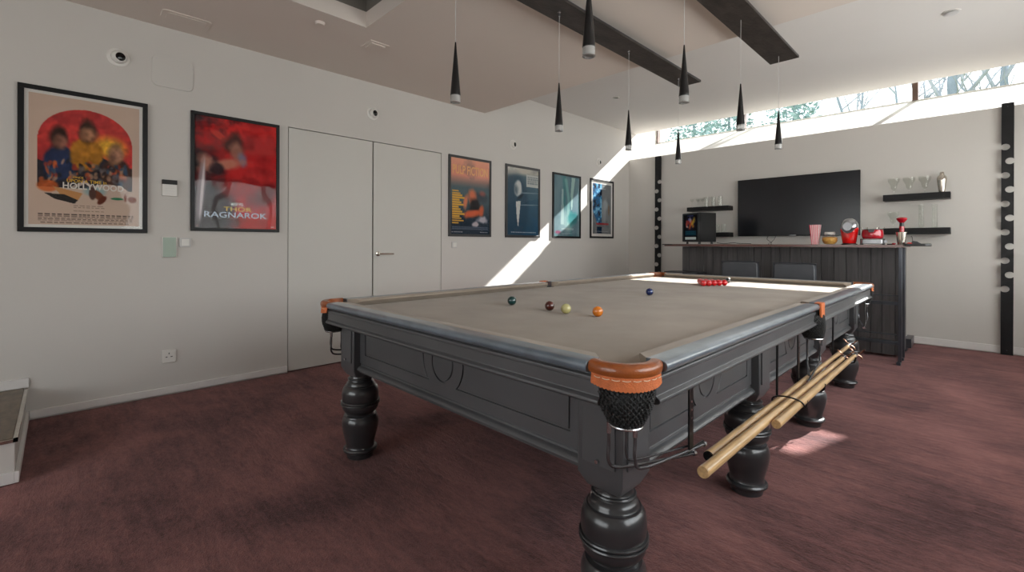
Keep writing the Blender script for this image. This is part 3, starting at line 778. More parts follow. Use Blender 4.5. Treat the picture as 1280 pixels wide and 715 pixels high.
for a, b in zip(LY, LY[1:]):
    apron('y', fx, 1, a+PH-.002, b-PH+.002); apron('y', fxm, -1, a+PH-.002, b-PH+.002)
# legs
LP = [(0, 0), (.066, 0), (.070, .004), (.071, .026), (.073, .030), (.084, .034), (.090, .041), (.0905, .048), (.086, .055), (.077, .058), (.0745, .063), (.0745, .074), (.0785, .092), (.086, .120), (.093, .150),
      (.0975, .180), (.098, .198), (.095, .214), (.089, .227), (.086, .231), (.0855, .235), (.079, .2365), (.073, .240), (.073, .245), (.079, .250), (.088, .259), (.095, .271), (.0975, .286), (.0965, .2915), (.1025, .293), (.1045, .297), (.1025, .301), (.0975, .3025),
      (.0975, .3045), (.1025, .306), (.1045, .310), (.1025, .314), (.097, .3155), (.098, .330), (.0985, .352), (.0965, .368), (.091, .384), (.084, .392), (.0825, .3935), (.0825, .397), (.077, .399), (.074, .404), (.0735, .410), (.068, .418), (.0615, .423), (.0605, .427), (.066, .430), (.068, .434), (.066, .438), (.0605, .440), (.058, .445), (.058, .470)]
def leg_meshes():
    bm = bm_(); lathe(bm, LP, (0, 0, 0), 48); return bm
for ix, x in enumerate(LX):
    for iy, y in enumerate(LY):
        bm = leg_meshes(); bm.transform(Matrix.Translation((x, y, 0)))
        lg = obj('leg', bm, M['legpaint'], T)
        bm = bm_()
        # square post with tapered foot
        zs = [(.452, .056), (.495, PH), (.742, PH)]
        rings = []
        for z, h in zs:
            rings.append([bm.verts.new((x+sx*h, y+sy*h, z)) for sx, sy in ((-1, -1), (1, -1), (1, 1), (-1, 1))])
        for a, b in zip(rings, rings[1:]):
            for k in range(4): bm.faces.new((a[k], a[(k+1) % 4], b[(k+1) % 4], b[k]))
        bm.faces.new(rings[0][::-1]); bm.faces.new(rings[-1])
        obj('leg_post', bm, M['tablepaint'], lg, bevel=.004)
        # raised panels on the post's outward faces
        sx = 1 if ix else -1
        bm = bm_()
        xo = x+sx*PH; box(bm, min(xo, xo+sx*.006), y-.056, .535, max(xo, xo+sx*.006), y+.056, .742)
        if iy in (0, 3):
            sy = -1 if iy == 0 else 1; yo = y+sy*PH
            box(bm, x-.056, min(yo, yo+sy*.006), .535, x+.056, max(yo, yo+sy*.006), .742)
        obj('post_panel', bm, M['tablepaint'], lg, bevel=.0015)
        # levelling bolt
        bm = bm_(); tube(bm, [(x, y-PH-.001, .55), (x, y-PH-.016, .55)], .006, 8); obj('bolt', bm, M['chrome'], lg)

# pockets
def pocket_corner(sx, sy):
    ccx = (TX1-.124) if sx > 0 else (TX0+.124); ccy = (TY1-.122) if sy > 0 else (TY0+.122)
    mid = math.degrees(math.atan2(sy, sx))
    def ringarc(prof, half, n=28):
        bm = bm_(); rings = []
        for i in range(n+1):
            t = math.radians(mid-half+2*half*i/n)
            e = 1.+.075*math.cos((t-math.radians(mid))*2)*1
            rings.append([bm.verts.new((ccx+r*e*math.cos(t), ccy+r*e*math.sin(t), z)) for r, z in prof])
        m = len(prof)
        for a, b in zip(rings, rings[1:]):
            for k in range(m): bm.faces.new((a[k], a[(k+1) % m], b[(k+1) % m], b[k]))
        bm.faces.new(rings[0]); bm.faces.new(rings[-1][::-1]); return bm
    roll = [(.088, .866), (.100, .8675), (.112, .866), (.119, .861), (.122, .853), (.122, .843), (.119, .835), (.112, .831), (.088, .831)]
    p = obj('pocket_leather', ringarc(roll, 61), M['leather1'], T)
    # skirt with scalloped lower edge
    bm = bm_(); n = 66; hf = 56; top = []; bot = []; ti = []; bi = []
    for i in range(n+1):
        t = math.radians(mid-hf+2*hf*i/n); e = 1.+.075*math.cos((t-math.radians(mid))*2)
        zb = .812-.012*math.cos((t-math.radians(mid))*1.3)-.003*abs(math.sin(i*PI/3))
        for lst, r, z in ((top, .117, .836), (bot, .120, zb), (bi, .117, zb), (ti, .114, .836)):
            lst.append(bm.verts.new((ccx+r*e*math.cos(t), ccy+r*e*math.sin(t), z)))
    for i in range(n):
        for a, b in ((top, bot), (bot, bi), (bi, ti), (ti, top)): bm.faces.new((a[i], a[i+1], b[i+1], b[i]))
    for i in (0, n): bm.faces.new((top[i], bot[i], bi[i], ti[i]))
    s = obj('leather_skirt', bm, M['leather2'], p)
    bm = bm_()
    for k in range(8):
        q = []
        for j in range(4):
            t = math.radians(mid-50+100*(k+.12+.76*j/3)/8); e = 1.+.075*math.cos((t-math.radians(mid))*2)
            q.append((ccx+.1200*e*math.cos(t), ccy+.1200*e*math.sin(t), .8265+(.0015 if j in (0, 3) else 0)))
        tube(bm, q, .0011, 5)
    obj('stitching', bm, M['stitch'], p)
    # corner post block behind the net
    bm = bm_()
    bxx = (TX1-.125) if sx > 0 else (TX0+.125); byy = (TY1-.135) if sy > 0 else (TY0+.135)
    return ccx, ccy, mid

def net_bag(cx, cy, bx, by, name_parent, r0=.076, ztop=.812, zb=.695, r1=.040):
    """knotted bag hanging from (cx,cy) down to a ring at (bx,by)"""
    bm = bm_(); rnd = random.Random(int(cx*100+cy*10))
    rows = 15; prev = None
    def P(i, a):
        f = i/rows; r = r0+(r1-r0)*f**1.7; r = r+.006*math.sin(f*PI)
        x = cx+(bx-cx)*f; y = cy+(by-cy)*f; z = ztop+(zb-ztop)*f
        return Vector((x+r*math.cos(a), y+r*math.sin(a), z))
    na = 30
    # inner dark bag
    rings = []
    for i in range(rows+1):
        rings.append([bm.verts.new(P(i, 2*PI*k/na)*1) for k in range(na)])
    for a, b in zip(rings, rings[1:]):
        for k in range(na): bm.faces.new((a[k], a[(k+1) % na], b[(k+1) % na], b[k]))
    bm.faces.new(rings[-1])
    for i in range(rows+1):
        for k in range(na):
            a = 2*PI*(k+(i % 2)*.5)/na; p = P(i, a); c = Vector((cx+(bx-cx)*i/rows, cy+(by-cy)*i/rows, p.z))
            d = (p-c).normalized(); p = p+d*.0015+Vector((rnd.uniform(-1, 1), rnd.uniform(-1, 1), rnd.uniform(-1, 1)))*.0012
            m = Matrix.Translation(p) @ Matrix.Rotation(rnd.uniform(0, 3), 4, 'Z') @ Matrix.Diagonal((1, 1, .8, 1))
            bmesh.ops.create_icosphere(bm, subdivisions=1, radius=.0048, matrix=m)
            if i < rows:
                for s in (-.5, .5):
                    q = P(i+1, a+s*2*PI/na)+d*.002; tube(bm, [p+d*.001, q], .0016, 4, cap=False)
    return obj('pocket_net', bm, M['net'], T)

def ball_rails(bx, by, dirv, zr=.694, rr=.043, out=1., black=False, L=.36):
    """collar ring and two rails that run along the table from a pocket; dirv = unit direction along the table; out = +1/-1 outward x"""
    m = M['rod'] if black else M['chrome']
    bm = bm_(); tube(bm, [(bx+rr*math.cos(t*PI/12), by+rr*math.sin(t*PI/12), zr) for t in range(24)], .0042, 8, closed=True)
    c = obj('collar_ring', bm, M['chrome'], T)
    dv = Vector(dirv); ov = Vector((dv.y*0+out*(1 if dirv[0] == 0 else 0), 0, 0)) if dirv[0] == 0 else Vector((0, out, 0))
    B = Vector((bx, by, 0))
    spec_ = [((-.036, -.028), (-.026, .012), -.105, -.130, (.054, .308), -.160),
             ((.029, -.003), (.034, .025), -.085, -.117, (.058, .372), -.150),
             ((-.020, .034), (-.014, .060), -.100, -.122, (.044, .300), -.136)]
    for k, (p_s, p_c, z1, z2, p_e, z3) in enumerate(spec_):
        def Q(p, z): return B+ov*p[0]+dv*p[1]+Vector((0, 0, zr+z))
        mid_ = ((p_c[0]+p_e[0])/2, (p_c[1]+p_e[1])/2)
        pts = [Q(p_s, 0), Q(p_s, z1*.5), Q(p_s, z1), Q(p_c, z2), Q(mid_, (z2+z3)/2-.002), Q(p_e, z3)]
        bm = bm_(); tube(bm, smooth_pts(pts, 8), .0046 if k < 2 else .0032, 10)
        r = obj('ball_rail', bm, M['rod'], T)
        bm = bm_(); tube(bm, [pts[0]+Vector((0, 0, .004)), pts[0]-Vector((0, 0, .026))], .0065, 10)
        if k < 2: obj('rail_ferrule', bm, M['chrome'], r)
        bm = bm_(); e_ = pts[-1]; d_ = (pts[-1]-pts[-2]).normalized(); tube(bm, [e_-d_*.006, e_+d_*.004], .0075, 10)
        if k < 2: obj('rail_end', bm, M['chrome'], r)

def strap(x, y, zb=.545, hook=1.):
    bm = bm_(); box(bm, x-.003, y-.014, zb, x+.003, y+.014, .746); 
    o = obj('hanging_strap', bm, M['black'], T, bevel=.001)
    bm = bm_()
    for z in (.70, .675, .65): lathe(bm, [(0, .0), (.004, .0), (.004, .001), (0, .001)], (x+.003, y, z), 10, 'x')
    obj('strap_hole', bm, M['chrome'], o)
    return o

for sx in (-1, 1):
    for sy in (-1, 1):
        ccx, ccy, mid = pocket_corner(sx, sy)
        ox = (TX1-.098) if sx > 0 else (TX0+.098); oy = (TY1-.098) if sy > 0 else (TY0+.098)
        rx_ = (TX1-.078) if sx > 0 else (TX0+.078); ry_ = (TY1-.076) if sy > 0 else (TY0+.076)
        net_bag(ox, oy, rx_, ry_, T)
        ball_rails(rx_, ry_, (0, -sy, 0), out=sx, L=.37)
        strap(TX1-.026 if sx > 0 else TX0+.026, (TY0+.36) if sy < 0 else (TY1-.36))
# middle pockets
for sx in (-1, 1):
    ex = TX1 if sx > 0 else TX0
    bm = bm_()
    # leather tab over the gap
    prof = []
    box(bm, min(ex-sx*.003, ex+sx*.008), TMY-.036, .790, max(ex-sx*.003, ex+sx*.008), TMY+.036, .866)
    box(bm, min(ex-sx*.028, ex+sx*.006), TMY-.036, .8635, max(ex-sx*.028, ex+sx*.006), TMY+.036, .8675)
    obj('pocket_leather', bm, M['leather2'], T, bevel=.003)
    bm = bm_()
    lathe(bm, [(.042, BED-.03), (.050, BED-.03), (.052, .864), (.046, .866), (.042, .862)], (ex-sx*.068, TMY, 0), 20, 'z', cap=False,
          a0=(PI/2 if sx > 0 else -PI/2), a1=(3*PI/2 if sx > 0 else PI/2))
    bm.free()
    bm = bm_(); box(bm, min(ex-sx*.060, ex-sx*.012), TMY-.030, .735, max(ex-sx*.060, ex-sx*.012), TMY+.030, .828); obj('pocket_back', bm, M['net'], T)
    net_bag(ex-sx*.055, TMY, ex-sx*.035, TMY-.01, T, r0=.062, ztop=.80, zb=.672, r1=.040)
    ball_rails(ex-sx*.035, TMY-.01, (0, -1, 0), zr=.674, out=sx, L=.30)
    strap(TX1-.026 if sx > 0 else TX0+.026, TMY-.35, zb=.525)
# cue hooks
for y, z in ((2.50, .492), (2.83, .492), (3.62, .482)):
    bm = bm_()
    tube(bm, smooth_pts([(TX1-.028, y, .745 if (y > 3 or y < 2.6) else z+.05), (TX1-.028, y, z+.01), (TX1-.018, y, z-.004), (TX1+.03, y, z-.004), (TX1+.075, y, z-.004), (TX1+.085, y, z+.03)], 6), .005, 8)
    obj('cue_hook', bm, M['black'], T)
bm = bm_(); tube(bm, [(TX1-.028, 1.62, .55), (TX1-.028, 1.72, .548)], .004, 8); obj('cue_hook', bm, M['black'], T)

# ------------------------------------------------------------------ rests lying in the hooks
def rest(p0, p1, r0, r1, label, black_end=False):
    p0, p1 = Vector(p0), Vector(p1); L = (p1-p0).length; d = (p1-p0).normalized()
    t = thing('snooker_rest', label, 'rest', tuple(p0), 0, 'wooden rests hanging under the table rail')
    n = 14; bm = bm_(); tube(bm, [p0+d*(L-.07)*i/n for i in range(n+1)], [r0+(r1-r0)*(i/n) for i in range(n+1)], 20)
    obj('shaft', bm, M['cue'], t)
    bm = bm_(); tube(bm, [p0-d*.004, p0+d*.004], r0*.96, 20); obj('butt_cap', bm, M['lens'] if black_end else M['cue'], t)
    bm = bm_(); tube(bm, [p0+d*(L-.10), p0+d*(L-.02)], [r1*1.12, r1*.9], 14); obj('ferrule', bm, M['chrome'], t)
    bm = bm_(); e = p0+d*(L-.012)
    for s in (-1, 1):
        tube(bm, smooth_pts([e, e+Vector((s*.020, .004, .012)), e+Vector((s*.030, .006, .026)), e+Vector((s*.040, .006, .030))], 4), .0045, 8)
        tube(bm, smooth_pts([e, e+Vector((s*.020, .004, -.014)), e+Vector((s*.026, .006, -.030))], 4), .0045, 8)
    obj('cross_head', bm, M['brass'], t)
rest((3.822, 1.700, .515), (3.815, 4.06, .508), .0165, .011, 'wooden rest with black butt end, closest to the table side', True)
rest((3.862, 1.565, .526), (3.860, 3.62, .512), .0175, .012, 'wooden rest whose pale butt sticks out nearest the camera')
rest((3.898, 2.12, .522), (3.893, 3.78, .505), .0165, .012, 'shorter wooden rest, its butt halfway along the other two')
bm = bm_(); tube(bm, [(3.8585+.060*math.cos(t*PI/12), 2.42, .519+.024*math.sin(t*PI/12)) for t in range(24)], .0035, 6, closed=True)
tag(obj('rubber_band', bm, M['black']), 'black band tied around the three wooden rests', 'band')

# ------------------------------------------------------------------ balls
def ball_mat(name, c): return pbr(name, c, .12, var=.03, coat=1., vscale=3)
BR = .02625
def ball_mesh(name, mat):
    bm = bm_(); bmesh.ops.create_uvsphere(bm, u_segments=32, v_segments=20, radius=BR)
    me = bpy.data.meshes.new(name); bm.to_mesh(me); bm.free(); me.materials.append(mat); me.shade_smooth(); return me
def put_ball(me, x, y, label, group='snooker balls on the taupe cloth'):
    o = bpy.data.objects.new('snooker_ball', me); COL.objects.link(o); o.location = (x, y, BED+BR+.0006)
    return tag(o, label, 'ball', group)
put_ball(ball_mesh('green_ball', ball_mat('ball_green', (.004, .045, .045))), 2.505, 2.13, 'dark green snooker ball, leftmost on the cloth')
put_ball(ball_mesh('brown_ball', ball_mat('ball_brown', (.07, .010, .006))), 2.803, 2.12, 'dark brown snooker ball beside the cream ball')
put_ball(ball_mesh('cue_ball', ball_mat('ball_cream', (.50, .46, .20))), 2.931, 2.10, 'pale cream snooker cue ball between brown and orange balls')
put_ball(ball_mesh('yellow_ball', ball_mat('ball_orange', (.68, .19, .010))), 3.100, 2.137, 'orange-yellow snooker ball, right of the cream ball')
put_ball(ball_mesh('blue_ball', ball_mat('ball_blue', (.006, .02, .10))), 2.81, 3.18, 'dark blue snooker ball alone at the table centre')
put_ball(ball_mesh('black_ball', ball_mat('ball_black', (.01, .01, .011))), 2.80, 4.64, 'black snooker ball behind the pack of reds')
rm = ball_mesh('red_ball', ball_mat('ball_red', (.62, .006, .010)))
ax, ay = 2.765, 4.185
side = {0: 'apex', 1: 'second row', 2: 'third row', 3: 'fourth row', 4: 'back row'}
posn = {1: ['single'], 2: ['left', 'right'], 3: ['left', 'middle', 'right'], 4: ['leftmost', 'left of centre', 'right of centre', 'rightmost'], 5: ['leftmost', 'second from left', 'middle', 'second from right', 'rightmost']}
for r_ in range(5):
    for k in range(r_+1):
        x = ax+(k-r_/2)*.0530; y = ay+r_*.0530*.866
        put_ball(rm, x, y, f'red snooker ball at the {posn[r_+1][k]} place of the {side[r_]} of the pack' if r_ else 'red snooker ball at the apex of the pack, nearest the camera', 'pack of red snooker balls')

# ================================================================== CEILING BEAMS + PENDANTS
BZ = 2.765
def beam(xc, w, label):
    t = thing('steel_beam', label, 'beam', (xc, 1.5, BZ), 0, 'steel beams under the ceiling')
    bm = bm_(); box(bm, xc-w/2, -1.5, BZ, xc+w/2, 4.70, BZ+.014); obj('bottom_flange', bm, M['beamsteel'], t, bevel=.001)
    bm = bm_(); box(bm, xc-.02, -1.5, BZ+.014, xc+.02, YST+.0, ZC-.001); obj('web', bm, M['beamsteel'], t)
    bm = bm_(); box(bm, xc+w/2-.006, -1.5, BZ+.014, xc+w/2, 4.70, BZ+.020); box(bm, xc-w/2, -1.5, BZ+.014, xc-w/2+.006, 4.70, BZ+.020); obj('edge_lip', bm, M['darksteel'], t)
    return t
beam(2.412, .215, 'weathered dark steel ceiling beam on the left')
beam(3.242, .222, 'weathered dark steel ceiling beam on the right')
def pendant(label):
    t = thing('pendant_lamp', label, 'lamp', (2.41, 1.78, BZ), 0, 'black cone pendant lamps over the snooker table')
    bm = bm_(); lathe(bm, [(0, -.03), (.0055, -.03), (.0065, -.006), (.010, -.004), (.010, 0), (0, 0)], (0, 0, 0), 16); obj('ceiling_stud', bm, M['chrome'], t, world=False)
    bm = bm_(); lathe(bm, [(.0014, -.49), (.0014, -.02)], (0, 0, 0), 8); obj('cord', bm, M['whiteg'], t, world=False)
    zb = 1.95-BZ
    bm = bm_(); lathe(bm, [(0, zb+.038), (.0275, zb+.038), (.0285, zb+.042), (.027, zb+.055), (.0035, zb+.330), (0, zb+.332)], (0, 0, 0), 36); obj('cone_shade', bm, M['black'], t, world=False)
    bm = bm_(); lathe(bm, [(.0, zb+.010), (.020, zb+.010), (.021, zb), (.027, zb+.001), (.0275, zb+.038), (.0, zb+.038)], (0, 0, 0), 32); obj('acrylic_diffuser', bm, M['acr'], t, world=False)
    bm = bm_(); lathe(bm, [(.0275, zb+.001), (.0282, zb+.001), (.0282, zb+.004), (.0275, zb+.004)], (0, 0, 0), 32, cap=False); obj('rim_ring', bm, M['chrome'], t, world=False)
    return t
M['acr'] = pbr('frosted_acrylic', (.62, .62, .60), .25, var=.05, coat=.6)
M['acr'].node_tree.nodes['Principled BSDF'].inputs['Transmission Weight'].default_value = .5
p0 = pendant('black cone pendant lamp, leftmost, hanging left of the left steel beam in view')
rowL = ['', 'black cone pendant lamp, second from the front under the left beam', 'black cone pendant lamp, third from the front under the left beam', 'black cone pendant lamp at the far end of the left beam']
rowR = ['black cone pendant lamp, largest, in front of the left beam', 'black cone pendant lamp under the right beam, overlapping the left beam end', 'black cone pendant lamp, third from the front under the right beam', 'black cone pendant lamp at the far end of the right beam']
for i, y in enumerate((1.785, 2.675, 3.568, 4.46)):
    if i == 0: p0.location = (2.41, y, BZ)
    else: dup(p0, (2.405, y, BZ), rowL[i])
for i, y in enumerate((1.862, 2.775, 3.665, 4.547)): dup(p0, (3.24, y, BZ+.035), rowR[i])

# ================================================================== BAR
BT = 1.185
t = thing('bar_counter', 'charcoal plank bar counter with a thin reddish top, in front of the back wall', 'bar', (2.7, 6.45, 0))
bm = bm_()
x = 1.52; k = 0; rr = random.Random(4)
while x < 3.86:
    w = rr.choice((.085, .095, .11, .12)); x1 = min(x+w, 3.865)
    box(bm, x+.002, 6.452+rr.uniform(0, .009), .03, x1-.002, 6.475, BT-.032); x = x1
obj('plank_front', bm, M['plank'], t, bevel=.0025)
bm = bm_(); box(bm, 1.52, 6.475, .03, 3.865, 6.50, BT-.032); box(bm, 1.52, 6.50, .03, 1.55, 6.95, BT-.032); box(bm, 3.835, 6.50, .03, 3.865, 6.95, BT-.032)
obj('carcass', bm, M['plank'], t)
bm = bm_(); box(bm, 1.40, 6.16, BT-.028, 3.90, 6.98, BT); obj('countertop', bm, M['bartop'], t, bevel=.004)
bm = bm_(); box(bm, 1.38, 6.14, BT-.010, 1.52, 6.98, BT+.001); obj('top_edge', bm, M['bartopd'], t, bevel=.002)
bm = bm_()
for a, b in ((6.13, .028), (6.40, .022)): box(bm, 3.872, a, .03, 3.900, a+b, BT-.03)
for y in (6.13, 6.40):
    box(bm, 3.862, y-.03, 0, 3.895, y+.04, .03)
obj('end_post', bm, M['darksteel'], t, bevel=.003)
for z, h, y in ((.675, .010, 6.14), (.585, .032, 6.13), (.285, .012, 6.14), (.195, .028, 6.13)):
    bm = bm_(); box(bm, 1.60, y, z, 3.872, y+.03 if h < .02 else y+.07, z+h); obj('foot_rail', bm, M['darksteel'], t, bevel=.003)
bm = bm_(); box(bm, 1.38, 6.20, .795, 1.85, 6.45, .812); obj('low_shelf', bm, M['darksteel'], t, bevel=.003)
bm = bm_(); box(bm, 3.85, 6.95, .04, 3.91, 7.27, .14); box(bm, 3.85, 6.95, 0.0, 3.87, 7.25, .04); obj('base_runner', bm, M['darksteel'], t, bevel=.003)
bm = bm_()
prism(bm, [(3.902, 6.30), (4.06, 6.32), (4.095, 6.36), (4.10, 6.44), (4.07, 6.50), (3.902, 6.52)], 'z', BT-.015, BT+.012)
tag(obj('bar_tray', bm, M['bartopd'], bevel=.005), 'black flat tray jutting past the right end of the bar top', 'tray')

# bar stools
def stool(x, y, label, first=None, w=.37):
    if first: return dup(first, (x, y, 0), label)
    t = thing('bar_stool', label, 'stool', (x, y, 0), 0, 'low grey bar stools in front of the bar')
    bm = bm_(); prism(bm, [(-w/2-.008, .66), (w/2+.008, .66), (w/2, .965), (w/2-.012, .985), (-w/2+.012, .985), (-w/2, .965)], 'y', -.21, -.175)
    obj('backrest', bm, M['vinyl'], t, world=False, bevel=.012, seg=3)
    bm = bm_(); tube(bm, smooth_pts([(-w/2-.012, -.195, .66), (-w/2-.004, -.195, .95), (-w/2+.02, -.195, .988), (w/2-.02, -.195, .988), (w/2+.004, -.195, .95), (w/2+.012, -.195, .66)], 8), .006, 8)
    obj('back_frame', bm, M['darksteel'], t, world=False)
    bm = bm_(); prism(bm, rrect(0, 0, .40, .40, .06), 'z', .60, .66); obj('seat', bm, M['vinyl'], t, world=False, bevel=.012, seg=3)
    bm = bm_(); lathe(bm, [(.024, .02), (.024, .60)], (0, 0, 0), 20); obj('pedestal', bm, M['chrome'], t, world=False)
    bm = bm_(); lathe(bm, [(0, 0), (.19, 0), (.19, .008), (.05, .022), (0, .022)], (0, 0, 0), 36); obj('base_disc', bm, M['chrome'], t, world=False)
    bm = bm_(); tube(bm, [(.13*math.cos(a*PI/10), .13*math.sin(a*PI/10), .26) for a in range(20)], .008, 8, closed=True); tube(bm, [(0, 0, .26), (0, -.13, .26)], .007, 8)
    obj('foot_ring', bm, M['chrome'], t, world=False)
    return t
s0 = stool(2.53, 5.93, 'grey low bar stool on the left, its back above the table edge'); 
stool(3.085, 5.86, 'grey low bar stool on the right, in front of the plank bar', s0)

# ------------------------------------------------------------------ things on the bar
# dark cabinet with a colourful picture front
T2 = thing('mini_fridge', 'small black cabinet with colourful picture front, at the left end of the bar', 'fridge', (1.72, 6.55, BT+.002), math.radians(-21))
S = .15
bm = bm_(); box(bm, -S, -S, .03, S, S, .425); obj('cabinet', bm, M['frame'], T2, world=False, bevel=.006)
bm = bm_()
for a in (-1, 1):
    for b in (-1, 1): lathe(bm, [(0, 0), (.016, 0), (.014, .031), (0, .031)], (a*.11, b*.11, 0), 12)
obj('foot', bm, M['black'], T2, world=False)
bm = bm_(); box(bm, S, -S+.012, .035, S+.006, S-.01, .42); obj('side_panel', bm, M['black'], T2, world=False, bevel=.002)
bm = bm_(); box(bm, -S, -S-.014, .034, S, -S-.001, .42); obj('door', bm, M['black'], T2, world=False, bevel=.003)
c = Canvas(44, 60, (10, 10, 14)); 
c.ell(.5, .34, .36, .28, (30, 30, 52), .6, wob=.6)
for k, (x, y, a, b, col) in enumerate(((.22, .36, .07, .16, (206, 96, 80)), (.36, .30, .09, .14, (178, 60, 52)), (.52, .26, .07, .16, (196, 190, 210)), (.68, .30, .08, .2, (226, 190, 60)), (.50, .42, .16, .07, (204, 90, 46)), (.28, .48, .1, .05, (226, 200, 190)), (.70, .46, .07, .10, (210, 140, 50)), (.40, .20, .05, .05, (120, 130, 200)))):
    c.ell(x, y, a, b*.8, col, .9, k*1.3, .8, wob=1.6, seed=k)
c.rect(.12, .64, .9, .82, (16, 58, 76)); c.lines(.2, .8, (.68, .74), .02, (40, 110, 130)); c.rect(.12, .88, .9, .985, (206, 220, 220)); c.lines(.3, .7, (.05,), .02, (60, 70, 130))
cv = c
Tm = Matrix.Translation((1.72, 6.55, BT)) @ Matrix.Rotation(math.radians(-21), 4, 'Z') @ Matrix(((0, 1, 0, 0), (-1, 0, 0, 0), (0, 0, 1, 0), (0, 0, 0, 1)))
print_mesh(cv, -S+.03, S-.03, .06, .40, S+.0155, T2, 'picture_front', Tm)
# popcorn cup with stripes
T3 = thing('popcorn_cup', 'tapered popcorn cup with thin red and white stripes, on the bar', 'cup', (3.113, 6.42, BT))
bm = bm_(); n = 48
def sqr(i, h):  # rounded square radius
    t_ = 2*PI*i/n; return h/max(abs(math.cos(t_)), abs(math.sin(t_)))**.82
bot = [bm.verts.new((sqr(i, .033)*math.cos(2*PI*i/n), sqr(i, .033)*math.sin(2*PI*i/n), 0)) for i in range(n)]
top = [bm.verts.new((sqr(i, .053)*math.cos(2*PI*i/n), sqr(i, .053)*math.sin(2*PI*i/n), .225)) for i in range(n)]
inn = [bm.verts.new((sqr(i, .050)*math.cos(2*PI*i/n), sqr(i, .050)*math.sin(2*PI*i/n), .224)) for i in range(n)]
inb = [bm.verts.new((sqr(i, .032)*math.cos(2*PI*i/n), sqr(i, .032)*math.sin(2*PI*i/n), .02)) for i in range(n)]
for i in range(n):
    f = bm.faces.new((bot[i], bot[(i+1) % n], top[(i+1) % n], top[i])); f.material_index = (i//1) % 2
    f = bm.faces.new((top[i], top[(i+1) % n], inn[(i+1) % n], inn[i])); f.material_index = 1
    f = bm.faces.new((inn[i], inn[(i+1) % n], inb[(i+1) % n], inb[i])); f.material_index = 1
bm.faces.new(bot[::-1]).material_index = 1; bm.faces.new(inb).material_index = 1
obj('striped_body', bm, [M['cupred'], M['cupwhite']], T3, world=False, smooth=False)
# glass jar and its kernels
jx = 3.252
T4 = thing('glass_jar', 'round clear glass jar with pale lid on the bar, between cup and red popcorn maker', 'jar', (jx, 6.42, BT))
bm = bm_(); lathe(bm, [(0, .002), (.046, .002), (.064, .022), (.076, .05), (.074, .078), (.058, .100), (.046, .106), (.046, .114)], (0, 0, 0), 36); obj('bowl', bm, M['tumbler'], T4, world=False)
bm = bm_(); lathe(bm, [(0, .112), (.050, .112), (.052, .118), (.052, .134), (.046, .140), (0, .141)], (0, 0, 0), 32); obj('lid', bm, M['white'], T4, world=False)
bm = bm_(); lathe(bm, [(0, .006), (.043, .006), (.060, .024), (.0715, .05), (.070, .074), (.055, .084), (.02, .086), (0, .085)], (jx, 6.42, BT), 32)
kk = tag(obj('popcorn_kernels', bm, M['pop']), 'golden popcorn kernels filling the round glass jar', 'popcorn'); kk['kind'] = 'stuff'
# popcorn maker
T5 = thing('popcorn_maker', 'bright red popcorn maker with a silver domed front chute, on the bar', 'popcorn maker', (3.432, 6.42, BT))
bm = bm_(); lathe(bm, [(0, .012), (.056, .012), (.062, .02), (.070, .07), (.079, .13), (.083, .175), (.082, .19), (0, .19)], (0, 0, 0), 40); obj('body', bm, M['red'], T5, world=False)
bm = bm_(); lathe(bm, [(0, 0), (.072, 0), (.072, .008), (.06, .014), (0, .014)], (0, 0, 0), 32); obj('base', bm, M['black'], T5, world=False)
bm = bm_(); lathe(bm, [(.083, .185), (.082, .20), (.076, .228), (.064, .256), (.045, .276), (.02, .287), (0, .289)], (0, 0, 0), 40); obj('dome_lid', bm, M['acr2'] if 'acr2' in M else M['chrome'], T5, world=False)
bm = bm_(); lathe(bm, [(.0, -.002), (.040, -.002), (.044, .006), (.040, .012), (.026, .012), (.0, .006)], (0, 0, 0), 28, 'y'); bm.transform(Matrix.Translation((-.004, -.088, .196)) @ Matrix.Diagonal((1, 1, 1.15, 1))); obj('chute', bm, M['satin'], T5, world=False)
bm = bm_(); prism(bm, [(-.078, .187), (-.055, .165), (-.035, .135), (0, .122), (.035, .135), (.055, .165), (.078, .187), (.05, .182), (.03, .155), (0, .142), (-.03, .155), (-.05, .182)], 'y', -.098, -.06); obj('chute_trim', bm, M['black'], T5, world=False)
# fondue set
T6 = thing('fondue_set', 'dark red fondue pot with forks on a chrome burner base, on the bar', 'fondue set', (3.635, 6.42, BT))
bm = bm_(); prism(bm, rrect(0, 0, .185, .15, .02), 'z', .008, .056); obj('burner_base', bm, M['satin'], T6, world=False, bevel=.004)
bm = bm_()
for s in (-1, 1): box(bm, s*.093-.008, -.055, 0, s*.093+.008, .055, .062)
obj('base_side', bm, M['black'], T6, world=False, bevel=.003)
bm = bm_(); lathe(bm, [(0, -.0), (.015, 0), (.015, .014), (0, .014)], (0, 0, 0), 20, 'y'); bm.transform(Matrix.Translation((.112, -.05, .034))); obj('dial', bm, M['satin'], T6, world=False)
bm = bm_(); lathe(bm, [(0, .062), (.078, .062), (.090, .072), (.096, .10), (.092, .14), (.086, .158), (.082, .158), (.088, .12), (.08, .08), (0, .075)], (0, 0, 0), 40); obj('pot', bm, M['dkred'], T6, world=False)
bm = bm_(); lathe(bm, [(.086, .156), (.090, .158), (.090, .164), (.080, .164), (.080, .156)], (0, 0, 0), 40, cap=False); prism(bm, [(-.02, .13), (.02, .13), (.03, .162), (-.03, .162)], 'y', -.100, -.086); obj('fork_rack', bm, M['black'], T6, world=False)
bm = bm_()
for a in (20, 75, 130, 200, 250, 310):
    ca, sa = math.cos(math.radians(a)), math.sin(math.radians(a)); tube(bm, [(ca*.05, sa*.05, .10), (ca*.10, sa*.10, .185)], .0026, 6)
obj('fork', bm, M['steel'], T6, world=False)
